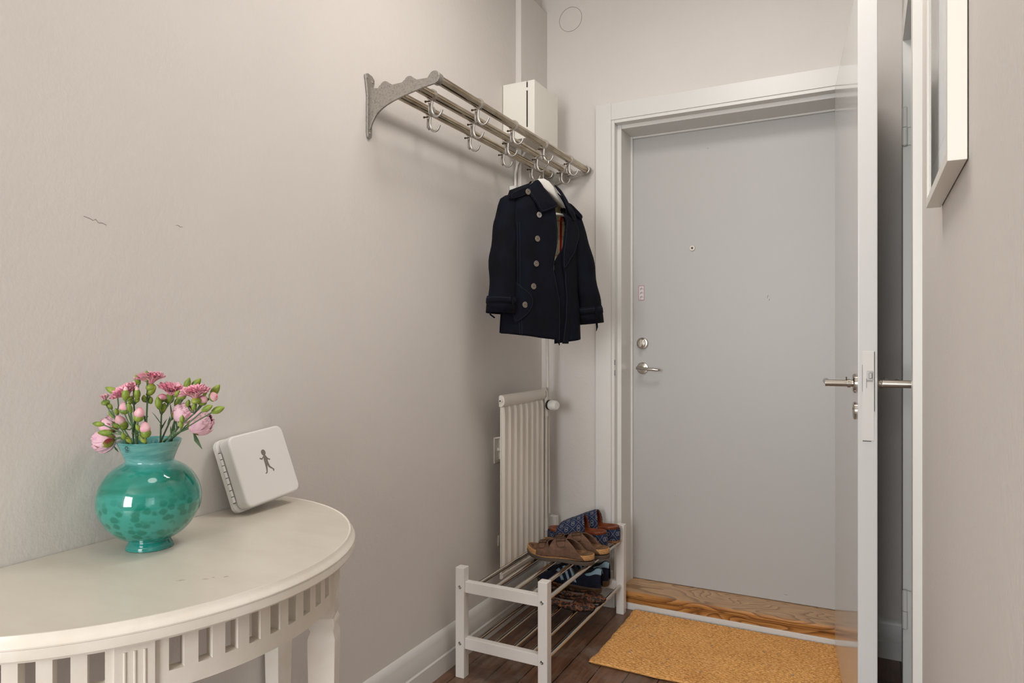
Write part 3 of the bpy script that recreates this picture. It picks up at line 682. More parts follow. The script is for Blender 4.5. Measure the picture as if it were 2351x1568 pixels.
for side, nm in ((-1, 'front_panel'), (1, 'front_panel')):
    mb = MB(); mb.grid(36, 60, lambda s, t: cl_(*panel(side, s, t))); cb(nm, mb, 'denim_navy', solid=0.003, offset=0)
def backf(s, t, dw=0, ins=0):
    z0 = lerp(1.66, 1.13, t); u = lerp(-umax(z0) + ins, umax(z0) - ins, s); zt = shoulder(u); z = lerp(zt + .006 * (abs(u) < .05), 1.160, t)
    return (u, depth(u, z, -1) + dw, z)
mb = MB(); mb.grid(40, 50, lambda s, t: cl_(*backf(s, t))); cb('back_panel', mb, 'denim_navy', solid=0.003, offset=0)
mb = MB(); mb.grid(40, 50, lambda s, t: cl_(*backf(s, t * .62 + .005, .004, .012))); cb('lining', mb, 'check_lining')
mb = MB(); mb.box(-.012, .0, -.0295, -.0275, 1.655 - 1.11, 1.685 - 1.11); cb('hanger_loop', mb, 'lining_black')
# facing strip behind the opening (dark double layer under the left front)
# lapel on the right front: rounded flap lying on the panel
LP = [(.040, 1.600), (.060, 1.590), (.088, 1.585), (.112, 1.574), (.141, 1.550), (.146, 1.530), (.141, 1.508), (.112, 1.460), (.080, 1.420), (.058, 1.388), (.052, 1.40), (.050, 1.44), (.056, 1.49), (.062, 1.55), (.062, 1.585)]
def flap(name, pts, off, th=.0035, parent=None, bev=.001, zfun=None, mt='denim_navy', stitch=True):
    """cloth flap whose outline (u,z) is laid on the front surface"""
    mb = MB(); cu = sum(p[0] for p in pts) / len(pts); cz_ = sum(p[1] for p in pts) / len(pts); n = len(pts); R = 5
    sf = zfun or (lambda u, z: depth(u, z, 1))
    vs = []; fs = []
    for r in range(R + 1):
        k = r / R
        for u, z in pts:
            uu, zz = lerp(cu, u, k), lerp(cz_, z, k); vs.append(cl_(uu, sf(uu, zz) + off + (th if r < R else th * .4), zz))
    base = len(vs)
    for u, z in pts: vs.append(cl_(u, sf(u, z) + off - th * .6, z))
    for r in range(R):
        for i in range(n): j = (i + 1) % n; fs.append((r * n + i, r * n + j, (r + 1) * n + j, (r + 1) * n + i))
    for i in range(n): j = (i + 1) % n; fs.append((R * n + i, R * n + j, base + j, base + i))
    mb.add(vs, fs); o = cb(name, mb, mt, parent, smooth=50)
    if stitch:
        st = MB(); k = .90
        loop = [(lerp(cu, u, k), lerp(cz_, z, k)) for u, z in pts]; loop.append(loop[0])
        st.tube([cl_(u, sf(u, z) + off + th + .0004, z) for u, z in loop], .00055, 5, caps=False); cb('stitching', st, 'stitch_grey', o)
    return o
def dense(pts, n=4):
    out = []
    for i in range(len(pts)):
        p0, p1, p2, p3 = (pts[(i + k - 1) % len(pts)] for k in range(4))
        for j in range(n):
            t = j / n
            out.append(tuple(.5 * (2 * p1[c] + (p2[c] - p0[c]) * t + (2 * p0[c] - 5 * p1[c] + 4 * p2[c] - p3[c]) * t * t + (3 * p1[c] - p0[c] - 3 * p2[c] + p3[c]) * t ** 3) for c in (0, 1)))
    return out
flap('lapel', dense(LP, 3), .006)
# double layer along the right opening and edge stitch on both edges
mb = MB(); mb.grid(6, 50, lambda s, t: cl_(*(lambda z: (interp([(1.10, .052), (1.2, .066), (1.29, .067), (1.35, .060), (1.40, .056), (1.47, .056)], z) + s * .030, depth(.075, z, 1) + .0045 - .002 * s, z))(lerp(1.43, 1.122, t))))
cb('front_placket', mb, 'denim_navy', solid=0.002, offset=0)
for tab, dw in ((OL, .0028),):
    st = MB(); st.tube([cl_(interp(tab, z) - .004, depth(interp(tab, z) - .004, z, 1) + dw, z) for z in [1.135 + i * .012 for i in range(37)]], .0006, 5); cb('edge_stitching', st, 'stitch_grey')
st = MB(); st.tube([cl_(interp([(1.10, .052), (1.2, .066), (1.29, .067), (1.35, .060), (1.47, .056)], z) + .004, depth(.075, z, 1) + .0066, z) for z in [1.13 + i * .012 for i in range(22)]], .0006, 5); cb('edge_stitching', st, 'stitch_grey')
st = MB(); st.tube([cl_(-.130 - .01 * math.sin((z - 1.15) * 4), depth(-.13, z, 1) + .0022, z) for z in [1.15 + i * .012 for i in range(34)]], .0005, 5); st.tube([cl_(-.122 - .01 * math.sin((z - 1.15) * 4), depth(-.122, z, 1) + .0022, z) for z in [1.15 + i * .012 for i in range(34)]], .0005, 5); cb('side_seam', st, 'stitch_grey')
# collar: two leaves folded down over the shoulders plus the stand around the neck
def csf(u, z): return depth(u, min(z, 1.63), 1) * min(1, max(.15, (1.735 - z) / .11))
flap('collar_leaf', dense([(-.034, 1.712), (-.060, 1.697), (-.090, 1.671), (-.080, 1.630), (-.056, 1.590), (-.040, 1.588), (-.012, 1.600), (.018, 1.613), (.016, 1.628), (.004, 1.645), (-.016, 1.678), (-.024, 1.700)], 3), .010, zfun=csf, th=.004)
flap('collar_leaf', dense([(.040, 1.702), (.058, 1.690), (.082, 1.655), (.108, 1.610), (.115, 1.598), (.111, 1.575), (.100, 1.571), (.085, 1.586), (.068, 1.606), (.064, 1.640), (.058, 1.662), (.046, 1.684)], 3), .010, zfun=csf, th=.004)
mb = MB()
def stand(s, t):
    a = lerp(-.10 * PI, 1.10 * PI, s); r = .043
    return cl_(.005 + (r + .004) * math.cos(a), -.006 - .034 * math.sin(a) + .012 * (1 - t) * (math.sin(a) < 0), 1.672 + .006 * math.sin(a) + t * .024)
mb.grid(28, 4, stand); cb('collar_stand', mb, 'denim_navy', solid=0.004, offset=0)
# sleeves
def sleeve(path, rs, nm='sleeve'):
    pts = [Vector(cl_(u, w, z)) for u, w, z in path]; P = []; R_ = []
    N = 26
    for i in range(N + 1):
        x = i / N * (len(pts) - 1); k = min(int(x), len(pts) - 2); t = x - k; t2 = t * t * (3 - 2 * t) * .4 + t * .6
        P.append(pts[k].lerp(pts[k + 1], t2)); R_.append(lerp(rs[k], rs[k + 1], t2))
    mb = MB(); mb.tube(P, R_, 28, caps=False)
    out = []
    for v in mb.v:
        p = Vector(v); i = len(out) // 28; d = p - P[i]; q = noise.noise(Vector((p.x * 14, p.y * 14, p.z * 8))) * .10 + .05 * math.sin(p.z * 46 + p.x * 25) * (1 if i > 8 else .3)
        d = Vector((d.x, d.y * .92, d.z)); out.append(tuple(P[i] + d * (1 + q)))
    mb.v = out; n = 28; mb.f.append(tuple(range(n)))
    return cb(nm, mb, 'denim_navy', solid=0.003, offset=-1)
sleeve([(-.105, .0, 1.650), (-.150, .004, 1.612), (-.166, .010, 1.54), (-.180, .014, 1.43), (-.188, .018, 1.33), (-.192, .020, 1.24)], [.012, .034, .043, .046, .047, .047])
sleeve([(.102, .0, 1.630), (.147, .002, 1.590), (.166, .008, 1.52), (.190, .012, 1.41), (.208, .016, 1.30), (.218, .018, 1.205)], [.012, .034, .042, .046, .048, .049])
def cuff(p0, p1, r, strapu):
    mb = MB(); mb.tube([Vector(cl_(*p0)), Vector(cl_(*p1))], [r, r * 1.03], 28, caps=False); c = cb('cuff', mb, 'denim_navy', solid=0.004, offset=0)
    mb = MB(); h = lambda k: [lerp(a, b, k) for a, b in zip(p0, p1)]
    mb.tube([Vector(cl_(*h(.12))), Vector(cl_(*h(.42)))], [r * 1.05, r * 1.06], 28, caps=False); s = cb('cuff_strap', mb, 'denim_navy', c, solid=0.003, offset=0)
    st = MB(); st.tube([Vector(cl_(*h(.10))), Vector(cl_(*h(.12)))], [r * 1.075] * 2, 28, caps=False); st.tube([Vector(cl_(*h(.96))), Vector(cl_(*h(.985)))], [r * 1.05] * 2, 28, caps=False); cb('stitching', st, 'stitch_grey', c)
    q = h(.26); mb = MB(); mb.box(q[0] + strapu - .004, q[0] + strapu + .004, q[1] + r * .95, q[1] + r * 1.14, q[2] - 1.11 - .016, q[2] - 1.11 + .016); cb('strap_loop', mb, 'denim_navy', c, bevel=.001)
    return c
c = cuff((-.190, .0195, 1.285), (-.193, .020, 1.228), .0485, .012); c2 = cuff((.2115, .017, 1.262), (.2185, .018, 1.198), .051, -.010)
mb = MB(); mb.tube([Vector(cl_(*p)) for p in ((.205, .056, 1.232), (.214, .062, 1.205), (.218, .060, 1.185), (.216, .058, 1.168))], [.006, .006, .0055, .001], 8, flat=.35); cb('strap_end', mb, 'denim_navy', c2)
mb = MB(); mb.tube([Vector(cl_(*p)) for p in ((-.227, .026, 1.262), (-.243, .026, 1.245), (-.239, .026, 1.222), (-.222, .026, 1.212))], .003, 8); cb('strap_end', mb, 'denim_navy', c)
# epaulettes
flap('epaulette', dense([(-.086, 1.668), (-.098, 1.676), (-.160, 1.645), (-.166, 1.632), (-.158, 1.626), (-.100, 1.648)], 3), .010, stitch=True, zfun=lambda u, z: .030)
flap('epaulette', dense([(.098, 1.634), (.105, 1.640), (.160, 1.603), (.162, 1.590), (.154, 1.588), (.104, 1.620)], 3), .010, stitch=True, zfun=lambda u, z: .028)
flap('pocket_flap', dense([(-.150, 1.345), (-.120, 1.320), (-.092, 1.296), (-.082, 1.268), (-.096, 1.236), (-.120, 1.210), (-.148, 1.196), (-.156, 1.25), (-.156, 1.31)], 3), .004)
def button(u, z, w, rim='button_rim', face='button_horn'):
    mb = MB(); mb.lathe([(.0105, 0), (.0108, .0012), (.0098, .0026), (.0080, .0026), (.0076, .0018)], 24, (u, w, z - 1.11), 'y'); b = cb('button', mb, rim)
    mb = MB(); mb.lathe([(.0078, 0), (.0078, .0019), (.0001, .0013)], 20, (u, w, z - 1.11), 'y'); cb('button_face', mb, face, b)
    mb = MB()
    for du in (-.0018, .0018): mb.tube([(u + du, w + .0022, z - 1.11 - .0018), (u + du, w + .0022, z - 1.11 + .0018)], .0007, 6)
    mb.tube([(u - .0018, w + .0023, z - 1.11), (u + .0018, w + .0023, z - 1.11)], .0005, 6); cb('button_thread', mb, 'thread_dark', b)
for u, z, dw, fc_ in ((-.055, 1.578, .003, 'button_pale'), (-.061, 1.493, .003, 'button_horn'), (-.065, 1.405, .003, 'button_horn'), (-.078, 1.324, .003, 'button_horn'), (-.116, 1.258, .0085, 'button_horn')):
    button(u, z, depth(u, z, 1) + dw, face=fc_, rim='button_pale' if fc_ == 'button_pale' else 'button_rim')
button(-.094, 1.657, .0455)

# ---------------------------------------------------------------- shoe rack
sr = thing('shoe_rack', (-1.06, 2.37, 0), 'low white wooden shoe rack with two shelves of chrome rods', 'shoe rack')
for y0, y1 in ((1.973, 2.006), (2.738, 2.771)):
    for x0, x1 in ((-1.233, -1.200), (-.927, -.894)):
        build('post', MB().box(x0, x1, y0, y1, 0.0, .370), 'rack_white', sr, bevel=0.002)
    yy0, yy1 = (y0 + .007, y1 - .002) if y0 < 2.2 else (y0 + .004, y1 - .007)
    for z0, z1 in ((.287, .324), (.098, .135)):
        build('rail', MB().box(-1.200, -.927, yy0, yy1, z0, z1), 'rack_white', sr, bevel=0.0015)
for z in (.305, .1165):
    for x in (-1.177, -1.110, -1.040, -.973, -.9105):
        build('rod', MB().cyl((x, 2.003, z), (x, 2.741, z), .0075, 20), 'chrome', sr)
for x in (-1.2135, -.9105):
    for z in (.305, .1165):
        mb = MB(); mb.lathe([(.0062, 0), (.0062, -.0008), (.0045, -.0014), (.003, -.0008), (.0001, -.0008)], 20, (x - .002, 1.973, z), 'y'); build('screw', mb, 'screw_steel', sr)

# ---------------------------------------------------------------- shoes
def outline(L, w, toe=.62):
    """foot shape: closed list of (x, y) from heel(0) to toe(L), ccw"""
    tabR = [(0, .60), (.15, .66), (.40, .60), (.72, .96), (1, .90)]
    tabL = [(0, -.60), (.15, -.66), (.38, -.70), (.70, -.98), (1, -.72)]
    N = 30; xs = [.5 - .5 * math.cos(PI * i / N) for i in range(N + 1)]
    def cap(x):
        k = 1.0
        if x < .14: k = min(k, max(0, 1 - ((.14 - x) / .14) ** 2.2) ** .5)
        if x > .74: k = min(k, max(0, 1 - ((x - .74) / .26) ** 2.3) ** .5)
        return k
    R = [(x * L, sinterp(tabR, x) * cap(x) * w / 2) for x in xs]; Lf = [(x * L, sinterp(tabL, x) * cap(x) * w / 2) for x in xs]
    return Lf + list(reversed(R[1:-1]))
def width_at(L, w, x):
    o = outline(L, w); n = len(o)
    ys = []
    for i in range(n):
        (x0, y0), (x1, y1) = o[i], o[(i + 1) % n]
        if (x0 - x) * (x1 - x) <= 0 and x0 != x1: ys.append(lerp(y0, y1, (x - x0) / (x1 - x0)))
    return (min(ys), max(ys)) if ys else (0, 0)
def slab(ol, z0, z1, scale0=1.0, scale1=1.0, rim=0.0, zf=None):
    """extruded outline with optional inward dished top"""
    mb = MB(); n = len(ol); cx = sum(p[0] for p in ol) / n; cy = sum(p[1] for p in ol) / n
    zf = zf or (lambda x: 0.0)
    def ringp(k, z): return [(cx + (x - cx) * k, cy + (y - cy) * k, z + zf(cx + (x - cx) * k)) for x, y in ol]
    rings = [ringp(scale0 * .985, z0), ringp(scale0, z0 + (z1 - z0) * .12), ringp(scale1, z1 - (z1 - z0) * .08), ringp(scale1 * .985, z1)]
    if rim: rings += [ringp(scale1 * .93, z1 - .0005), ringp(scale1 * .84, z1 - rim * .7), ringp(scale1 * .6, z1 - rim), ringp(.2, z1 - rim)]
    vs = [p for r in rings for p in r]; fs = [tuple(reversed(range(n)))]
    for i in range(len(rings) - 1):
        for k in range(n): k2 = (k + 1) % n; fs.append((i * n + k, i * n + k2, (i + 1) * n + k2, (i + 1) * n + k))
    fs.append(tuple(range((len(rings) - 1) * n, len(rings) * n))); mb.add(vs, fs); return mb
def spring(L): return lambda x: .014 * max(0, (x / L - .62) / .38) ** 2
def strapsurf(L, w, zb, x, phi, H, out=1.03):
    """point over the foot: phi 0 = -y side, pi = +y side"""
    lo, hi = width_at(L, w, min(max(x, .004), L - .004)); c = (lo + hi) / 2; r = (hi - lo) / 2 * out
    cs = math.cos(phi); sn = max(0, math.sin(phi))
    return (x, c - r * math.copysign(abs(cs) ** .75, cs), zb + H * sn ** .85)

def two_strap(loc, rz, label, scale=1.0):
    t = thing('sandal', loc, label, 'sandal', 'pair of brown two strap sandals', rz=rz)
    L, w = .272, .100; ol = outline(L, w); sp = spring(L); B = lambda n, mb, m_, p=None, **k: build(n, mb, m_, p or t, world=False, **k)
    B('outsole', slab(ol, 0, .014, .985, 1.0, zf=sp), 'outsole_grey')
    B('cork_sole', slab(ol, .014, .033, .985, .985, rim=.010, zf=lambda x: sp(x) + .006 * max(0, 1 - x / (L * .42)) ), 'cork')
    B('footbed', slab(ol, .028, .0342, .93, .955, rim=.010, zf=lambda x: sp(x) + .006 * max(0, 1 - x / (L * .42))), 'footbed_suede')
    def H(x): return interp([(.05, .058), (.10, .062), (.16, .052), (.20, .040), (.24, .030)], x)
    def patch(xa, xb, p0, p1, off=1.03, n=30, m_=10, zb=.020, dh=0):
        mb = MB()
        def f(s, q):
            ph = lerp(p0, p1, s); a, b = xa(ph), xb(ph); x = lerp(a, b, q); return strapsurf(L, w, zb + sp(x), x, ph, H(x) + dh, off)
        mb.grid(n, m_, f); return mb
    side = lambda ph: max(0, math.cos(ph)) ** 1.5 + max(0, -math.cos(ph)) ** 1.5
    # rear strap sweeps back to the heel at the sides
    B('rear_strap', patch(lambda p: lerp(.112, .050, side(p)), lambda p: lerp(.160, .168, side(p)), 0.0, PI), 'nubuck_brown', solid=.003, offset=0)
    B('front_strap', patch(lambda p: lerp(.182, .160, side(p)), lambda p: lerp(.216, .214, side(p)), 0.0, PI), 'nubuck_brown', solid=.003, offset=0)
    for a, b in ((0, .17 * PI), (.83 * PI, PI)):
        B('side_panel', patch(lambda p: lerp(.028, .066, min(1, min(p, PI - p) / (.17 * PI))), lambda p: .214, a, b, 1.035, 8, 30), 'nubuck_brown', solid=.003, offset=0)
    # strap tabs with buckles on the camera side
    for xa, xb, dx in ((.116, .152, -.012), (.184, .213, -.004)):
        mb = MB()
        def f(s, q):
            ph = PI - lerp(.17, .52, s) * PI; k = 1 - .5 * max(0, (.12 - s) / .12) ** 2
            x = (xa + xb) / 2 + dx * (1 - s) * 1.2 + (q - .5) * (xb - xa) * .86 * k; p = Vector(strapsurf(L, w, .021 + sp(x), x, ph, H(x) + .0045, 1.085)); return p
        mb.grid(16, 8, f); o = B('strap_tab', mb, 'nubuck_brown', solid=.0025, offset=0)
        bk_ = MB(); ring = []
        for s, q in ((.42, .02), (.42, .98), (.72, .98), (.72, .02), (.42, .02)):
            ph = PI - lerp(.17, .52, s) * PI; x = (xa + xb) / 2 + dx * (1 - s) * 1.2 + (q - .5) * (xb - xa) * 1.02
            ring.append(Vector(strapsurf(L, w, .022 + sp(x), x, ph, H(x) + .008, 1.13)))
        bk_.tube(ring, .0016, 8); mid0 = (ring[1] + ring[2]) / 2; mid1 = (ring[3] + ring[4]) / 2; bk_.tube([ring[0].lerp(ring[1], .5), ring[2].lerp(ring[3], .5)], .0012, 8)
        B('buckle', bk_, 'buckle_dark', o)
    return t
two_strap((-.886, 2.376, .3125), PI, 'brown nubuck two strap sandal nearest the camera on the top shelf')
two_strap((-.862, 2.474, .3125), PI + .02, 'brown two strap sandal behind its pair, beside the blue slides')

def slide(loc, rz, label):
    t = thing('platform_slide', loc, label, 'slide sandal', 'pair of blue monogram platform slides', rz=rz)
    L, w = .258, .092; ol = outline(L, w); B = lambda n, mb, m_, p=None, **k: build(n, mb, m_, p or t, world=False, **k)
    B('outsole', slab(ol, 0, .009, .99, 1.0), 'sole_tan')
    # canvas wrapped platform with monogram: side wall grid
    n = len(ol); per = [0]
    for i in range(n): a, b = ol[i], ol[(i + 1) % n]; per.append(per[-1] + math.hypot(a[0] - b[0], a[1] - b[1]))
    cx = sum(p[0] for p in ol) / n; tilt = lambda x: .010 * (1 - min(1, x / (L * .7)))
    mb = MB()
    for j in range(5):
        z = lerp(.009, .046, j / 4); k = 1.0 - (.012 if j in (0, 4) else 0)
        for i in range(n + 1):
            x, y = ol[i % n]; x2 = cx + (x - cx) * k; mb.v.append((x2, y * k, z + (tilt(x) if j else 0) * j / 4)); mb.uv[len(mb.v) - 1] = (per[i] / .046, z / .046 + .3)
    for j in range(4):
        for i in range(n): mb.f.append((j * (n + 1) + i, j * (n + 1) + i + 1, (j + 1) * (n + 1) + i + 1, (j + 1) * (n + 1) + i))
    mb.f.append(tuple(reversed(range(n)))); mb.f.append(tuple(range(4 * (n + 1), 4 * (n + 1) + n)))
    B('platform', mb, 'monogram_canvas')
    B('footbed', slab(ol, .042, .057, .94, .965, rim=.010, zf=tilt), 'leather_cognac')
    def f(s, q, o=1.05, dh=0):
        ph = lerp(0.0, PI, s); sd = abs(math.cos(ph)) ** 1.3
        xa, xb = lerp(.100, .086, sd), lerp(.188, .206, sd); x = lerp(xa, xb, q)
        return strapsurf(L, w, .034, x, ph, interp([(.08, .088), (.11, .086), (.15, .070), (.20, .046)], x) + dh, o)
    mb = MB(); mb.grid(40, 16, lambda s, q: f(s, q), uvf=lambda s, q: (s * 4.6, q * 2.4)); B('strap', mb, 'monogram_canvas', solid=.003, offset=0)
    mb = MB(); mb.grid(40, 16, lambda s, q: f(s, q * .96 + .02, 1.0, -.003)); B('strap_lining', mb, 'leather_cognac', solid=.002, offset=0)
slide((-.912, 2.592, .3125), PI, 'blue monogram platform slide with cognac footbed beside the brown sandals')
slide((-.893, 2.690, .3125), PI, 'blue monogram platform slide farthest back on the top shelf')

def trainer(loc, rz, label, text=False):
    t = thing('trainer', loc, label, 'trainer', 'pair of navy suede trainers with light blue stripes', rz=rz)
    L, w = .285, .098; ol = outline(L, w); B = lambda n, mb, m_, p=None, **k: build(n, mb, m_, p or t, world=False, **k)
    B('sole', slab(ol, 0, .026, .97, 1.0, zf=lambda x: .006 * max(0, (x / L - .75) / .25)), 'gum_sole')
    top = [(0, .094), (.02, .100), (.05, .086), (.09, .078), (.12, .088), (.15, .098), (.17, .090), (.20, .068), (.24, .052), (.27, .042), (.285, .034)]
    def U_(x, ph, o=0.0):
        lo, hi = width_at(L, w, min(max(x, .003), L - .003)); c = (lo + hi) / 2; r = (hi - lo) / 2 * .97 + o; zt = sinterp(top, x)
        cs, sn = math.cos(ph), max(0, math.sin(ph)); nar = 1 - .42 * sn ** 2 * min(1, max(0, zt - .05) / .03)
        return (x, c - r * nar * math.copysign(abs(cs) ** .7, cs), .022 + (zt - .022) * sn ** .75 + o * sn)
    mb = MB(); mb.grid(32, 44, lambda s, q: U_(lerp(.002, L - .002, .5 - .5 * math.cos(PI * q)), PI * s)); o = B('upper', mb, 'suede_navy')
    # dark sheet on the closed upper, shade of the foot opening as colour
    mb = MB(); mb.grid(16, 14, lambda s, q: U_(lerp(.018, .115, q), PI * lerp(.30, .70, s), .0012)); B('opening_shade', mb, 'lining_black', o)
    for i in range(3):
        for sd in (0, 1):
            def g(s, q):
                ph = lerp(.05, .36, s) * PI; ph = ph if sd == 0 else PI - ph
                x = .098 + i * .026 + s * .032 + q * .012; return U_(x, ph, .0016)
            mb = MB(); mb.grid(10, 3, g); B('stripe', mb, 'leather_skyblue', o, solid=.0012, offset=1)
    mb = MB(); mb.grid(24, 10, lambda s, q: (lambda ph: U_(lerp(.001, lerp(.012, .070, max(0, 1 - abs(math.sin(ph)) * 1.05)), q) if True else 0, ph, .0016))(lerp(.16, .84, s) * PI))
    # heel counter: wraps the back, reaching forward low on each side
    mb = MB()
    for sd in (0, 1):
        def g(s, q):
            ph = lerp(.22, .45, q) * PI; xm = sinterp([(0, .060), (.18, .068), (.55, .026), (1, .013)], q); x = lerp(.0015, xm, s); return U_(x, ph if sd == 0 else PI - ph, .0018)
        mb.grid(12, 10, g)
    B('heel_patch', mb, 'leather_skyblue', o, solid=.0012, offset=1)
    mb = MB(); mb.grid(20, 8, lambda s, q: U_(lerp(.118, .215, s), PI * lerp(.40, .60, q), .004 + .002 * math.sin(s * 40))); B('laces', mb, 'lining_black', o)
    if text:
        cu = bpy.data.curves.new('shoe_text', 'FONT'); cu.body = 'SPEZIAL'; cu.size = .0085; cu.extrude = .0002; cu.space_character = 1.05; cu.offset = .0001
        to = bpy.data.objects.new('tmp', cu); COL.objects.link(to); bpy.context.view_layer.update()
        me = bpy.data.meshes.new_from_object(to.evaluated_get(bpy.context.evaluated_depsgraph_get())); bpy.data.objects.remove(to)
        # text runs down the side (forward-up to rearward-down), read from the camera side (+y local side faces camera after the half turn)
        vs = []
        for v in me.vertices:
            a, b = v.co.x, v.co.y                      # a along text, b up
            s = 1 - a / .042 * .9; x = .0965 + s * .032 - b * .75
            p = U_(x, PI - lerp(.05, .36, s) * PI, .0024); vs.append(p)
        m2 = MB(); m2.v = vs; m2.f = [tuple(p.vertices) for p in me.polygons]; B('gold_lettering', m2, 'gold_print', o, smooth=0)
trainer((-.940, 2.607, .124), PI, 'navy suede trainer with light blue stripes on the lower shelf, nearer one', True)
trainer((-.940, 2.700, .124), PI, 'navy trainer on the lower shelf behind its pair, only heel patch showing')

def flat(loc, rz, label):
    t = thing('ballet_flat', loc, label, 'flat shoe', 'pair of leopard print flats', rz=rz)
    L, w = .245, .082; ol = outline(L, w); B = lambda n, mb, m_, p=None, **k: build(n, mb, m_, p or t, world=False, **k)
    B('sole', slab(ol, 0, .006, .97, .99), 'lining_black')
    top = [(0, .048), (.03, .045), (.08, .032), (.12, .026), (.16, .028), (.20, .026), (.23, .020), (.245, .014)]
    def U_(x, ph, o=0):
        lo, hi = width_at(L, w, min(max(x, .003), L - .003)); c = (lo + hi) / 2; r = (hi - lo) / 2 + o; zt = interp(top, x); cs, sn = math.cos(ph), max(0, math.sin(ph))
        return (x, c - r * math.copysign(abs(cs) ** .6, cs) * (1 - .1 * sn), .004 + (zt - .004) * sn ** .6)
    mb = MB(); mb.grid(20, 16, lambda s, q: U_(lerp(.165, L - .002, q ** .8), PI * s)); 
    for a, b in ((0, .30), (1, .70)):
        mb.grid(8, 26, lambda s, q: U_(lerp(.002, .168, q ** 1.4), PI * lerp(a, b, s)))
    mb.grid(14, 3, lambda s, q: U_(lerp(.002, .012, q), PI * lerp(.08, .92, s)))
    B('upper', mb, 'leopard', solid=.003, offset=0)
    B('insole', slab(ol, .006, .012, .93, .93), 'insole_pale')
flat((-1.148, 2.430, .124), -.03, 'leopard print flat nearest the camera on the lower shelf')
flat((-1.140, 2.512, .124), .03, 'leopard print flat tucked between its pair and the navy trainer')

# ---------------------------------------------------------------- door mat
mx0, mx1, my0, my1 = -.868, -.045, 2.268, 2.798
NX, NY = 330, 210
mb = MB()
for j in range(NY + 1):
    for i in range(NX + 1):
        s, t = i / NX, j / NY
        wob = .0075 * noise.noise(Vector((s * 9, t * 9, 2))) + .0015 * noise.noise(Vector((s * 50, t * 50, 7)))
        x = lerp(mx0, mx1, s) + wob * (s < .01 or s > .99) + (.012 * math.sin(t * 3) * (1 - s) * .3) ; y = lerp(my0, my1, t) + wob * (t < .01 or t > .99) - .004 * math.sin(s * 5)
        row = y / .0140; r = row - math.floor(row); k = math.floor(row)
        tw_ = abs(math.sin(PI * (x / .021 + (r if k % 2 else -r) * .55 + k * .37)))
        h = (math.sin(PI * r) ** .6) * (.45 + .55 * tw_ ** .7)
        edge = min(1, min(s, 1 - s) * 60, min(t, 1 - t) * 45)
        z = .006 + (.0072 * h + .0018 * noise.noise(Vector((x * 160, y * 160, 0)))) * edge + .001
        mb.v.append((x, y, z))
for j in range(NY):
    for i in range(NX): a = j * (NX + 1) + i; mb.f.append((a, a + 1, a + NX + 2, a + NX + 1))
dm = thing('doormat', (-.45, 2.53, 0), 'thick woven tan coir doormat in front of the entrance threshold', 'doormat')
build('weave', mb, 'coir', dm, smooth=80)
build('backing', MB().box(mx0 + .006, mx1 - .004, my0 + .004, my1 - .006, 0.0005, .007), 'mat_edge', dm)
mb = MB()
for i in range(16):
    x, y = random.uniform(-.84, -.2), random.uniform(2.29, 2.76); z = .0135
    for k in range(3): mb.sphere((x + random.uniform(-.004, .004), y + random.uniform(-.003, .003), z), random.uniform(.001, .003), random.uniform(.001, .002), .0009, 8, 5)
build('lint', mb, 'lint_grey', dm)

# ---------------------------------------------------------------- half-moon console table
TC = Vector((-1.265, .82, 0)); 
ta = thing('console_table', (-1.265, .82, 0), 'cream painted half-moon console table with pierced apron against left wall', 'table')
def ring_solid(mb, prof, a0=-90, a1=90, n=96, back=True):
    """profile (r,z) swept around the half circle and closed straight to the wall"""
    m_ = len(prof)
    rows = []
    for i in range(n + 1):
        a = math.radians(lerp(a0, a1, i / n)); rows.append([(TC.x + r * math.cos(a), TC.y + r * math.sin(a), z) for r, z in prof])
    rows.insert(0, [(XL + .002, TC.y - r, z) for r, z in prof]); rows.append([(XL + .002, TC.y + r, z) for r, z in prof])
    vs = [p for r in rows for p in r]; fs = []
    for i in range(len(rows) - 1):
        for k in range(m_ - 1): fs.append((i * m_ + k, (i + 1) * m_ + k, (i + 1) * m_ + k + 1, i * m_ + k + 1))
    N = len(rows); fs.append(tuple(i * m_ for i in range(N))); fs.append(tuple(i * m_ + m_ - 1 for i in reversed(range(N))))
    fs.append(tuple(range(m_)) + tuple((N - 1) * m_ + k for k in reversed(range(m_))))
    mb.add(vs, fs); return mb
mb = MB(); ring_solid(mb, [(.4265, .748), (.4290, .7493), (.4305, .7488), (.4312, .7470), (.4320, .7440), (.4345, .7400), (.4375, .7365), (.4385, .7345), (.4385, .7325), (.4375, .7315), (.4378, .7300), (.4378, .7180), (.4365, .7155), (.4340, .7145)])
tt = build('table_top', mb, 'table_top_dim', ta, smooth=25)
tt.data.materials.append(M['table_white'])
for p in tt.data.polygons:
    if p.normal.z < .93: p.material_index = 1
# apron with slots: solid segments between slots
SL0 = [-24.0 + 5.72 * i for i in range(9)]; SW = 2.95
def seg(mb, a0, a1, z0, z1, r0=.384, r1=.405):
    n = max(1, int(abs(a1 - a0) / 1.5) + 1)
    vs = []
    for i in range(n + 1):
        a = math.radians(lerp(a0, a1, i / n)); c, s = math.cos(a), math.sin(a)
        vs += [(TC.x + r * c, TC.y + r * s, z) for r, z in ((r1, z0), (r1, z1), (r0, z1), (r0, z0))]
    fs = []
    for i in range(n):
        for k in range(4): k2 = (k + 1) % 4; fs.append((i * 4 + k, (i + 1) * 4 + k, (i + 1) * 4 + k2, i * 4 + k2))
    fs += [(0, 1, 2, 3), tuple(n * 4 + k for k in (3, 2, 1, 0))]
    mb.add(vs, fs)
mb = MB(); seg(mb, -90, 90, .628, .655); seg(mb, -90, 90, .702, .7148)
slots = []
for c in (0, -60, 60): slots += [(s + c, s + c + SW) for s in SL0]
slots = [s for s in slots if s[0] > -89 and s[1] < 89]; slots.sort(); cur = -90
for a, b in slots: seg(mb, cur, a, .655, .702); cur = b
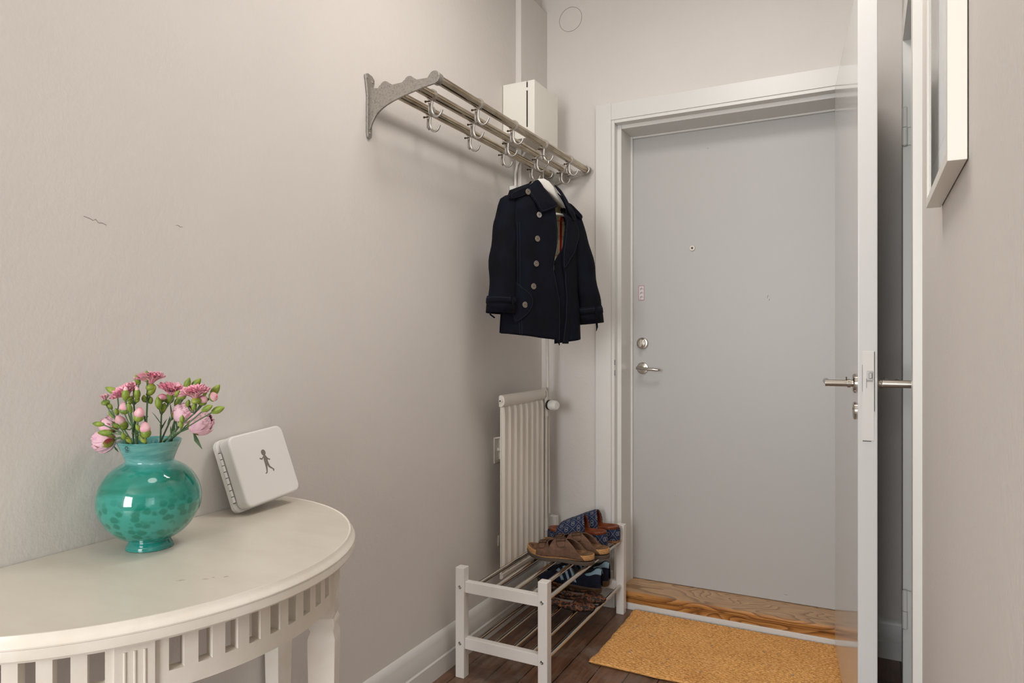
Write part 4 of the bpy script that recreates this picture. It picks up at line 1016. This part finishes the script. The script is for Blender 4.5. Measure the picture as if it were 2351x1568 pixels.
seg(mb, cur, 90, .655, .702)
build('apron', mb, 'table_white', ta, smooth=30)
def legmesh(ang, rc, half=.026, plain=False):
    """square turned leg, local frame: radial x, tangential y"""
    a = math.radians(ang); er = Vector((math.cos(a), math.sin(a), 0)); et = Vector((-math.sin(a), math.cos(a), 0)); c = TC + er * rc
    prof = [(.7145, 1), (.614, 1), (.603, .84), (.5915, .985), (.579, .84), (.566, 1), (.55, 1), (.10, .66), (.085, .80), (.075, .80), (.06, .60), (.0, .55)]
    if plain: prof = [(.7145, 1), (.55, 1), (.0, .62)]
    vs = []; fs = []
    for z, k in prof:
        for sx_, sy_ in ((-1, -1), (1, -1), (1, 1), (-1, 1)): vs.append(c + er * half * k * sx_ + et * half * k * sy_ + Vector((0, 0, z)))
    for i in range(len(prof) - 1):
        for k in range(4): k2 = (k + 1) % 4; fs.append((i * 4 + k, i * 4 + k2, (i + 1) * 4 + k2, (i + 1) * 4 + k))
    fs += [(0, 1, 2, 3), tuple((len(prof) - 1) * 4 + k for k in (3, 2, 1, 0))]
    mb = MB(); mb.add(vs, fs); o = build('leg', mb, 'table_white', ta, bevel=0.0012, smooth=30)
    if not plain:
        fl = MB()
        for d in (-.0125, 0, .0125):
            p0 = c + er * (half + .0002) + et * d; fl.tube([p0 + Vector((0, 0, .640)), p0 + Vector((0, 0, .6975))], .0019, 8)
        build('reeding', fl, 'table_white', o)
legmesh(-30.2, .3835); legmesh(30.2, .3855)
def backleg(sgn):
    mb = MB(); yc = TC.y + sgn * .402 ; xc = -1.268
    prof = [(.7145, .025), (.55, .025), (0, .016)]; vs = []; fs = []
    for z, h in prof:
        for sx_, sy_ in ((-1, -1), (1, -1), (1, 1), (-1, 1)): vs.append((xc + h * sx_, yc + h * sy_, z))
    for i in range(2):
        for k in range(4): k2 = (k + 1) % 4; fs.append((i * 4 + k, i * 4 + k2, (i + 1) * 4 + k2, (i + 1) * 4 + k))
    fs += [(0, 1, 2, 3), (11, 10, 9, 8)]; mb.add(vs, fs); build('leg', mb, 'table_white', ta, bevel=0.0012, smooth=30)
backleg(-1); backleg(1)
mb = MB()
for x, y, l, a in ((-.945, .757, .012, 40), (-.940, .768, .006, 10), (-.925, .780, .008, 60), (-.975, .735, .014, 50)):
    dx, dy = math.cos(math.radians(a)) * l / 2, math.sin(math.radians(a)) * l / 2; mb.tube([(x - dx, y - dy, .7481), (x, y, .7482), (x + dx, y + dy, .7481)], [.0002, .0007, .0002], 5)
build('scuff_mark', mb, 'table_scuff', ta)

# ---------------------------------------------------------------- vase
VX, VY, VZ = -1.188, .830, .7484
vs_ = thing('vase', (VX, VY, VZ), 'round turquoise glass vase with flared neck on the console table', 'vase')
prof = [(.0001, .0), (.0375, .0), (.0395, .002), (.0392, .006), (.0355, .012), (.0340, .016), (.0420, .0185), (.055, .026), (.068, .038), (.079, .054), (.0862, .070), (.0888, .086), (.0880, .100), (.0840, .115), (.0765, .130), (.0660, .143), (.0540, .152), (.0450, .157), (.0415, .1605), (.0425, .166), (.0470, .178), (.0520, .190), (.0545, .1960), (.0548, .1975), (.0535, .1978), (.0500, .190), (.0440, .174), (.0390, .162), (.050, .149), (.073, .128), (.084, .10), (.084, .075), (.07, .045), (.04, .024), (.0001, .022)]
def dense_prof(pr, n=3):
    out = []
    for i in range(len(pr) - 1):
        p0 = pr[max(i - 1, 0)]; p1 = pr[i]; p2 = pr[i + 1]; p3 = pr[min(i + 2, len(pr) - 1)]
        for j in range(n):
            t = j / n; out.append(tuple(.5 * (2 * p1[c] + (p2[c] - p0[c]) * t + (2 * p0[c] - 5 * p1[c] + 4 * p2[c] - p3[c]) * t * t + (3 * p1[c] - p0[c] - 3 * p2[c] + p3[c]) * t ** 3) for c in (0, 1)))
    out.append(pr[-1]); return [(max(r, .0001), z) for r, z in out]
mb = MB(); mb.lathe(dense_prof(prof), 96); build('glass_body', mb, 'teal_glass', vs_, world=False, smooth=60)
mb = MB(); a = math.radians(-78); rr = .0535; c, s = math.cos(a), math.sin(a)
for k in (-1, 1): pass
mb.tube([(rr * math.cos(a + t), rr * math.sin(a + t), .186 + z) for t, z in ((-.05, 0), (-.02, 0), (0.0, .001), (.03, 0), (.06, 0))], .0006, 6)
mb.tube([(rr * math.cos(a + t), rr * math.sin(a + t), .1835) for t in (-.05, -.02, 0, .03, .06)], .0004, 6)
mb.tube([((rr + .001) * math.cos(a + .05 * math.cos(q)), (rr + .001) * math.sin(a + .05 * math.cos(q)), .191 + .0026 * math.sin(q)) for q in [i * PI / 6 for i in range(13)]], .0005, 6)
build('maker_mark', mb, 'ink_mark', vs_, world=False)

# ---------------------------------------------------------------- flowers
def frame(p0, p1):
    z = (Vector(p1) - Vector(p0)).normalized(); x = z.orthogonal().normalized(); y = z.cross(x); return Vector(p0), x, y, z
def budmesh(mb, p0, p1, r, cut=None, k0=0.0, k1=1.0, point=.25):
    o, x, y, z = frame(p0, p1); L = (Vector(p1) - Vector(p0)).length; pr = []
    for i in range(15):
        t = lerp(k0, k1, i / 14); rad = (math.sin(PI * min(.999, max(.001, t ** .82))) ** .62) * (1 - point * t ** 3); pr.append((max(rad * r, 1e-4), t * L))
    n = 14; vs = [o + x * a * math.cos(2 * PI * k / n) + y * a * math.sin(2 * PI * k / n) + z * h for a, h in pr for k in range(n)]
    fs = [(i * n + k, i * n + (k + 1) % n, (i + 1) * n + (k + 1) % n, (i + 1) * n + k) for i in range(14) for k in range(n)]; mb.add(vs, fs)
def petal(mb, o, d, side, nrm, L, Wd, curl, ruff, seed):
    def f(s, t):
        a = (s - .5) * 2; wdt = Wd * (math.sin(PI * min(.5, .12 + t * .42))) * (t * .85 + .15)
        p = o + d * (L * t * math.cos(curl * t)) + side * (a * wdt * .5) + nrm * (L * t * math.sin(curl * t) * .8 + ruff * t * t * math.sin(a * 9 + seed) - .12 * a * a * wdt)
        return p + d * (ruff * .8 * t * math.sin(a * 14 + seed * 2))
    mb.grid(12, 6, f)
def bloom(p0, p1, R, parent, matname, n1=9, half=False):
    o, x, y, z = frame(p0, p1); L = (Vector(p1) - Vector(p0)).length
    mb = MB(); budmesh(mb, p0, Vector(p0) + z * L * .62, R * (.42 if not half else .55), point=0, k1=.9); c = build('calyx', mb, 'bud_green', parent)
    mb = MB(); base = Vector(p0) + z * L * (.42 if not half else .45)
    rng = random.Random(int(abs(p0[0] * 1e4)))
    rings = ((8, .62, 1.0, 1.5), (7, .48, .99, 1.4), (6, .34, .98, 1.3), (5, .18, .97, 1.2), (4, .05, .95, 1.0)) if not half else ((6, .34, .95, 1.2), (5, .2, .9, 1.1), (4, .05, .85, 1.0))
    for ring_, (cnt, op, ln, wd) in enumerate(rings):
        for i in range(cnt):
            a = 2 * PI * i / cnt + ring_ * .5 + rng.uniform(-.2, .2); out = x * math.cos(a) + y * math.sin(a); tan = z.cross(out); op_ = op + rng.uniform(-.1, .1)
            d = (z * math.cos(op_) + out * math.sin(op_)).normalized(); nrm = d.cross(tan).normalized()
            if nrm.dot(out) < 0: nrm = -nrm
            ll = (R * 1.35 if not half else L * .70) * ln * rng.uniform(.92, 1.05); petal(mb, base + out * R * .08, d, tan, nrm, ll, R * (1.0 if not half else .9) * wd, .42 if not half else .15, R * .12, rng.uniform(0, 6))
    build('petals', mb, matname, parent, smooth=60)
def inmouth(p):
    dx, dy = p[0] - VX, p[1] - VY; d = math.hypot(dx, dy); k = min(1, .040 / max(d, 1e-5)); return (VX + dx * k, VY + dy * k, .947)
SPR = [
('A',(-1.1796, 0.7855, 0.9441),(-1.1605, 0.7615, 0.9658),[('g',(-1.1802, 0.7379, 0.9855),(-1.1942, 0.7262, 0.9881)),('g',(-1.1796, 0.7517, 0.969),(-1.1981, 0.7377, 0.9706)),('g',(-1.1788, 0.7656, 0.9782),(-1.1874, 0.7567, 0.9847)),('s',(-1.1538, 0.7583, 0.9602),(-1.1519, 0.7548, 0.9671)),('s',(-1.1548, 0.7713, 0.952),(-1.1567, 0.7658, 0.959))]),
('B',(-1.209, 0.8074, 0.9391),(-1.2263, 0.7895, 0.9864),[('g',(-1.2117, 0.7835, 1.0367),(-1.228, 0.7706, 1.047)),('o',(-1.2423, 0.7812, 1.0133),(-1.2413, 0.7772, 1.0305)),('s',(-1.242, 0.7949, 0.9896),(-1.2461, 0.7883, 1.0036)),('s',(-1.2175, 0.7873, 0.9971),(-1.2156, 0.7838, 1.0031)),('s',(-1.2391, 0.7896, 1.006),(-1.2402, 0.7845, 1.0154))]),
('C',(-1.1851, 0.7962, 0.9423),(-1.1662, 0.7811, 0.9773),[('t',(-1.1658, 0.7678, 1.0263),(-1.1615, 0.7655, 1.0498)),('h',(-1.1788, 0.7746, 1.0002),(-1.1744, 0.7724, 1.0213)),('h',(-1.1873, 0.7837, 0.9714),(-1.1982, 0.7736, 0.996)),('g',(-1.1624, 0.7763, 1.0041),(-1.1644, 0.7708, 1.0218)),('s',(-1.1757, 0.783, 1.0193),(-1.169, 0.7819, 1.0251))]),
('D',(-1.1763, 0.7973, 0.9427),(-1.1527, 0.7825, 0.9724),[('h',(-1.1414, 0.7748, 0.9885),(-1.1338, 0.7742, 1.0131)),('h',(-1.1387, 0.7897, 0.9583),(-1.1388, 0.7851, 0.987)),('g',(-1.1513, 0.7967, 0.9478),(-1.1588, 0.7883, 0.9637)),('s',(-1.1442, 0.7801, 0.9721),(-1.1462, 0.7746, 0.9845))]),
('E',(-1.1896, 0.8039, 0.9409),(-1.1779, 0.792, 1.0152),[('t',(-1.1612, 0.7871, 1.0267),(-1.1579, 0.7843, 1.0488)),('g',(-1.1696, 0.7963, 1.0528),(-1.1717, 0.7907, 1.0712)),('t',(-1.1898, 0.7993, 1.0408),(-1.183, 0.7983, 1.0534)),('s',(-1.1688, 0.7899, 1.0212),(-1.1621, 0.7889, 1.0271)),('O',(-1.19, 0.7925, 1.0235),(-1.1921, 0.7869, 1.0327))]),
('F',(-1.1793, 0.816, 0.94),(-1.1656, 0.8096, 1.0232),[('g',(-1.155, 0.8016, 1.0584),(-1.1519, 0.7986, 1.0779)),('g',(-1.1656, 0.8096, 1.0321),(-1.1481, 0.8141, 1.0485)),('g',(-1.1753, 0.8181, 1.0413),(-1.1696, 0.8165, 1.055)),('s',(-1.1655, 0.8029, 1.0215),(-1.1617, 0.8003, 1.0306)),('s',(-1.1657, 0.8163, 1.0171),(-1.162, 0.8137, 1.0286)),('O',(-1.1569, 0.8105, 1.0396),(-1.1583, 0.8105, 1.0652))]),
('G',(-1.1608, 0.8323, 0.9391),(-1.152, 0.8279, 0.9954),[('g',(-1.1445, 0.8182, 1.0078),(-1.1438, 0.8141, 1.0309)),('g',(-1.15, 0.8289, 0.9999),(-1.1429, 0.8281, 1.0182)),('O',(-1.1523, 0.8412, 1.0145),(-1.1407, 0.8427, 1.0476)),('g',(-1.1242, 0.8355, 1.0306),(-1.1136, 0.8364, 1.041)),('h',(-1.1564, 0.8323, 1.0195),(-1.1518, 0.8302, 1.0323))]),
('H',(-1.1647, 0.837, 0.9382),(-1.1324, 0.8492, 1.0124),[('g',(-1.1108, 0.8469, 1.0432),(-1.1008, 0.8475, 1.0642)),('g',(-1.1113, 0.8601, 1.0424),(-1.0928, 0.8652, 1.0619)),('g',(-1.1482, 0.8546, 1.009),(-1.1385, 0.8551, 1.0276)),('h',(-1.1231, 0.8473, 1.022),(-1.1205, 0.8441, 1.0403))]),
('I',(-1.1206, 0.8328, 0.9418),(-1.0757, 0.8386, 1.0005),[('O',(-1.0582, 0.829, 1.0194),(-1.0576, 0.8248, 1.0392)),('h',(-1.0618, 0.8406, 1.0161),(-1.053, 0.8407, 1.0329)),('g',(-1.0554, 0.8574, 1.0321),(-1.0383, 0.8618, 1.0523)),('g',(-1.0508, 0.8396, 1.0341),(-1.0464, 0.8373, 1.0453)),('h',(-1.0513, 0.8528, 1.0288),(-1.0391, 0.8546, 1.0324)),('g',(-1.064, 0.826, 1.0085),(-1.0576, 0.8248, 1.0208)),('g',(-1.0832, 0.8296, 1.0139),(-1.0778, 0.8279, 1.0252))]),
('J',(-1.104, 0.8279, 0.9436),(-1.0814, 0.8132, 0.9705),[('g',(-1.0314, 0.8203, 1.0089),(-1.0128, 0.8254, 1.0189)),('g',(-1.0264, 0.8364, 1.0055),(-1.0039, 0.8435, 1.0146)),('g',(-1.0849, 0.8197, 0.9842),(-1.0804, 0.8175, 0.9998)),('s',(-1.0699, 0.8072, 0.9788),(-1.0673, 0.804, 0.9868))]),
]
LAB = {'A': 'green carnation buds leaning out lowest over the left rim of the vase', 'B': 'carnation spray at upper left with a pale bloom and one bud bent sideways', 'C': 'carnation spray left of centre with two half open pink buds', 'D': 'short carnation spray at the rim with two pale half open buds',
 'E': 'carnation spray with tall green buds before a pink bloom at left', 'F': 'tallest carnation spray, pointed green bud in front of a pink bloom', 'G': 'carnation spray right of centre with a light pink open bloom', 'H': 'carnation spray with two oval green buds held high at right',
 'I': 'carnation spray at upper right with a ruffled pink bloom', 'J': 'carnation buds reaching farthest out to the right of the vase'}
for key, mo, nd, buds in SPR:
    mo = inmouth(mo); t = thing('carnation_spray', mo, LAB[key], 'flower', 'spray carnations in the turquoise vase')
    low = Vector((VX + (VX - mo[0]) * .5, VY + (VY - mo[1]) * .5, .790)); pm = Vector(mo); pn = Vector(nd)
    mb = MB(); mb.tube([low, pm, pm.lerp(pn, .5) + Vector((0, 0, .003)), pn], [.0016, .0016, .0015, .0014], 8)
    mb.sphere(tuple(pm.lerp(pn, .6)), .0024, n=8, m=6)
    for kind, b0, b1 in buds:
        q = Vector(b0); z = (Vector(b1) - q).normalized(); mb.tube([pn, pn.lerp(q, .55) - z * .003, q + z * .001], [.0012, .0011, .0012], 7)
    build('stem', mb, 'stem_green', t)
    for kind, b0, b1 in buds:
        p0, p1 = Vector(b0), Vector(b1); L = (p1 - p0).length
        if kind in 'gst':
            if L < .014: p1 = p0 + (p1 - p0).normalized() * .014; L = .014
            r = min(.0078, max(.0042, L * .26)); mb = MB(); budmesh(mb, p0, p1, r); o = build('bud', mb, 'bud_green', t)
            mb = MB(); budmesh(mb, p0 - (p1 - p0).normalized() * .0015, p0.lerp(p1, .36), r * .66, point=0, k1=.75); build('bracts', mb, 'calyx_green', o)
            if kind == 't':
                mb = MB(); budmesh(mb, p0.lerp(p1, .6), p1 + (p1 - p0).normalized() * .0012, r * .62, point=.1); build('petal_tip', mb, 'petal_blush', o)
        elif kind == 'h':
            d = (p1 - p0).normalized(); mb = MB(); budmesh(mb, p0, p0 + d * L * .72, .0085, point=0); o = build('bud', mb, 'bud_green', t)
            mb = MB(); budmesh(mb, p0 + d * L * .28, p1 + d * .001, .0088, point=.05); build('petals', mb, 'petal_blush', t)
            mb = MB(); budmesh(mb, p0 + d * L * .62, p1 + d * .0014, .0050, point=.1); build('petal_heart', mb, 'petal_rose', o)
        elif kind == 'o': bloom(b0, b1, .0135, t, 'petal_blush', 7, half=True)
        else: bloom(b0, b1, .0205, t, 'petal_pink', 11)
    mb = MB(); rng = random.Random(key)
    for i in range(2):
        k = rng.uniform(.2, .7); s0 = pm.lerp(pn, k); dr = (pn - pm).normalized() * .6 + Vector((rng.uniform(-.6, .6), rng.uniform(-.6, .3), rng.uniform(.1, .8))).normalized() * .6
        mb.tube([s0, s0 + dr * .010, s0 + dr * .022 + Vector((0, 0, -.001)), s0 + dr * .032 + Vector((0, 0, -.003))], [.0008, .0016, .0013, .0002], 6, flat=.3)
    build('leaf', mb, 'leaf_green', t)
# peonies
def peony(c, s, R, label, third=None):
    c, s = Vector(c), Vector(s); mo = inmouth(tuple(s)); t = thing('peony', mo, label, 'flower', 'pale pink peonies in the turquoise vase')
    axis = (c - s).normalized(); low = Vector((VX + (VX - mo[0]) * .3, VY + (VY - mo[1]) * .3, .80)); b = c - axis * R
    mb = MB(); mb.tube([low, Vector(mo), Vector(mo).lerp(b, .5) + Vector((0, 0, .004)), b + axis * .003], .0022, 8); build('stem', mb, 'stem_green', t)
    o_, x, y, z = frame(c, c + axis); rng = random.Random(int(R * 1e5)); mb = MB()
    core = MB(); core.sphere(tuple(c), R * .80, n=20, m=12); build('heart', core, 'petal_peony', t)
    for ring_, (cnt, lo, hi, rr) in enumerate(((5, -1.45, .55, 1.0), (5, -1.2, .95, .95), (4, -.8, 1.25, .90))):
        for i in range(cnt):
            a0 = 2 * PI * i / cnt + ring_ * .6 + rng.uniform(-.15, .15); da = 2 * PI / cnt * .78
            def f(s_, t_):
                lat = lerp(lo, hi, t_); wd = da * (.55 + .45 * math.sin(PI * (t_ * .75 + .15))); lon = a0 + (s_ - .5) * 2 * wd * .75
                r_ = R * rr * (1 + .05 * math.sin(lon * 5 + ring_) * t_ + .03 * t_ + .03 * abs(s_ - .5) + (.012 * i)); top_ = (.06 * math.sin(s_ * 12 + i) if t_ > .85 else 0)
                return c + (x * math.cos(lon) + y * math.sin(lon)) * r_ * math.cos(lat) + z * r_ * (math.sin(lat) + top_)
            mb.grid(12, 10, f)
    build('petals', mb, 'petal_peony', t, smooth=60, solid=.0006, offset=0)
    mb = MB()
    for i in range(4):
        a0 = 2 * PI * i / 4 + .3
        def f(s_, t_):
            lat = lerp(-1.5, -.35, t_); wd = .75 * math.sin(PI * min(.95, .25 + t_ * .7)); lon = a0 + (s_ - .5) * 2 * wd; r_ = R * 1.06
            return c + (x * math.cos(lon) + y * math.sin(lon)) * r_ * math.cos(lat) + z * r_ * math.sin(lat)
        mb.grid(8, 8, f)
    build('sepals', mb, 'peony_sepal', t, smooth=60)
    return t
p1 = peony((-1.1342, 0.8595, 0.9967), (-1.1484, 0.8522, 0.9864), .0185, 'closed pale pink peony in the middle right of the bouquet')
p2 = peony((-1.0962, 0.8679, 0.9796), (-1.1143, 0.8585, 0.9705), .0220, 'largest pale pink peony leaning out over the right rim')
p3 = peony((-1.2463, 0.7792, 0.9471), (-1.2293, 0.7879, 0.9504), .0195, 'pink peony drooping over the left rim of the vase')
p4 = peony((-1.2558, 0.7967, 0.9743), (-1.2350, 0.8000, 0.9600), .0165, 'pink peony half hidden behind the green buds at left')
def blade(pts, wd, parent):
    pts = [Vector(p) for p in pts]; mb = MB(); mb.tube(pts, [wd * k for k in ([.25, 1.0, .15] if len(pts) == 3 else [.3, 1, .9, .1])], 10, flat=.2); build('leaf', mb, 'leaf_green', parent)
blade([(-1.0996, 0.8549, 0.9639), (-1.0870, 0.8512, 0.9500), (-1.077, 0.8553, 0.934)], .0042, p2)
blade([(-1.2196, 0.7817, 0.9396), (-1.216, .783, .934), (-1.2122, 0.7855, 0.9285)], .0028, p3)

# ---------------------------------------------------------------- white tin box leaning on the wall
bx = thing('tin_box', (-1.256, 1.06, .7484), 'white enamelled tin box with a printed figure leaning against the wall on the table', 'tin box')
lean = math.radians(19.0); roll = math.radians(4.5); BW, BH, BD1, BD2 = .166, .166, .012, .034
# local frame: a along the wall (+y world), b up, c outwards (+x)
Rm = Matrix.Rotation(-lean, 3, 'Y') @ Matrix.Rotation(roll, 3, 'X')
def bf(a, b, c): 
    p = Rm @ Vector((c, a, b)); return Vector((-1.236, 1.060, .7488)) + p
def rrect(x0, x1, z0, z1, r, n=6):
    out = []
    for cx, cz, a0 in ((x1 - r, z1 - r, 0), (x0 + r, z1 - r, 90), (x0 + r, z0 + r, 180), (x1 - r, z0 + r, 270)):
        for i in range(n + 1): a = math.radians(a0 + 90 * i / n); out.append((cx + r * math.cos(a), cz + r * math.sin(a)))
    return out
mb = MB(); mb.prism(rrect(0, BW, 0, BH, .016), bf, 0, BD1); build('back_shell', mb, 'tin_white', bx, bevel=0.002, segs=3)
mb = MB(); mb.prism(rrect(.006, BW + .001, .003, BH - .001, .017), bf, BD1 + .0006, BD1 + BD2); build('lid', mb, 'tin_white', bx, bevel=0.0055, segs=4)
hx = MB(); L7 = 8
for i in range(L7): z0 = .024 + i * .0142; hx.tube([bf(.002, z0 + .0007, BD1 + .002), bf(.002, z0 + .0135, BD1 + .002)], .0034, 12)
hn = build('hinge', hx, 'tin_hinge', bx)
hx = MB()
for i in range(L7 + 1): z0 = .024 + i * .0142; hx.tube([bf(.002, z0 - .0007, BD1 + .002), bf(.002, z0 + .0007, BD1 + .002)], .0030, 10)
build('knuckle_shade', hx, 'dark_gap', hn)  # dark fillers between the knuckles, shade of the gaps put into colour
# plain generic walking figure print
fx, fz, S = .090, .088, .0056
mb = MB(); F = lambda a, b, h: bf(fx + a * S, fz + b * S, h); h0, h1 = BD1 + BD2 - .0002, BD1 + BD2 + .00035
mb.prism([(1.15 * math.cos(t * PI / 9), 4.2 + 1.25 * math.sin(t * PI / 9)) for t in range(18)], F, h0, h1)
for poly in ([(-.45, 3.2), (.45, 3.2), (.9, 2.4), (1.0, .6), (1.0, -.6), (-.9, -.6), (-.9, .8), (-.75, 2.4)],
             [(-.8, 2.2), (-1.6, 1.4), (-2.8, 2.0), (-2.6, 2.5), (-1.6, 2.1), (-.6, 2.8)], [(.7, 2.5), (1.5, 1.4), (2.5, .9), (2.2, .5), (1.0, 1.0), (.5, 2.0)],
             [(-.9, -.5), (.4, -.5), (-.2, -2.2), (-.9, -4.2), (-2.0, -4.5), (-1.9, -4.0), (-1.3, -3.8), (-1.0, -2.2)],
             [(.0, -.5), (1.05, -.5), (1.3, -1.9), (3.0, -3.6), (2.5, -4.4), (2.2, -4.2), (2.2, -3.5), (.5, -2.2)]): mb.prism(poly, F, h0, h1)
build('printed_figure', mb, 'print_grey', bx, smooth=0)

# ---------------------------------------------------------------- picture frame on the right wall
pf = thing('picture_frame', (XR, 1.17, 1.352), 'deep white picture frame hanging on the right wall', 'picture')
fy0, fy1, fz0, fz1, fx0, fx1 = .998, 1.338, 1.352, 1.832, .0875, .1085
mb = MB(); wd = .015
mb.box(fx0, fx1, fy0, fy0 + wd, fz0, fz1); mb.box(fx0, fx1, fy1 - wd, fy1, fz0, fz1); mb.box(fx0, fx1, fy0 + wd, fy1 - wd, fz0, fz0 + wd); mb.box(fx0, fx1, fy0 + wd, fy1 - wd, fz1 - wd, fz1)
build('frame', mb, 'cabinet_white', pf, bevel=0.0008)
mb = MB(); mb.box(.0935, .1075, fy0 + .012, fy1 - .012, fz0 + .012, fz1 - .012); build('mount', mb, 'mount_board', pf, smooth=0)
mb = MB(); mb.box(.0928, .0936, fy0 + .050, fy1 - .050, fz0 + .055, fz1 - .055); build('print', mb, 'art_with_reflection', pf, smooth=0)
mb = MB(); mb.box(.0905, .0915, fy0 + .013, fy1 - .013, fz0 + .013, fz1 - .013); build('glazing', mb, 'picture_glazing', pf, smooth=0)
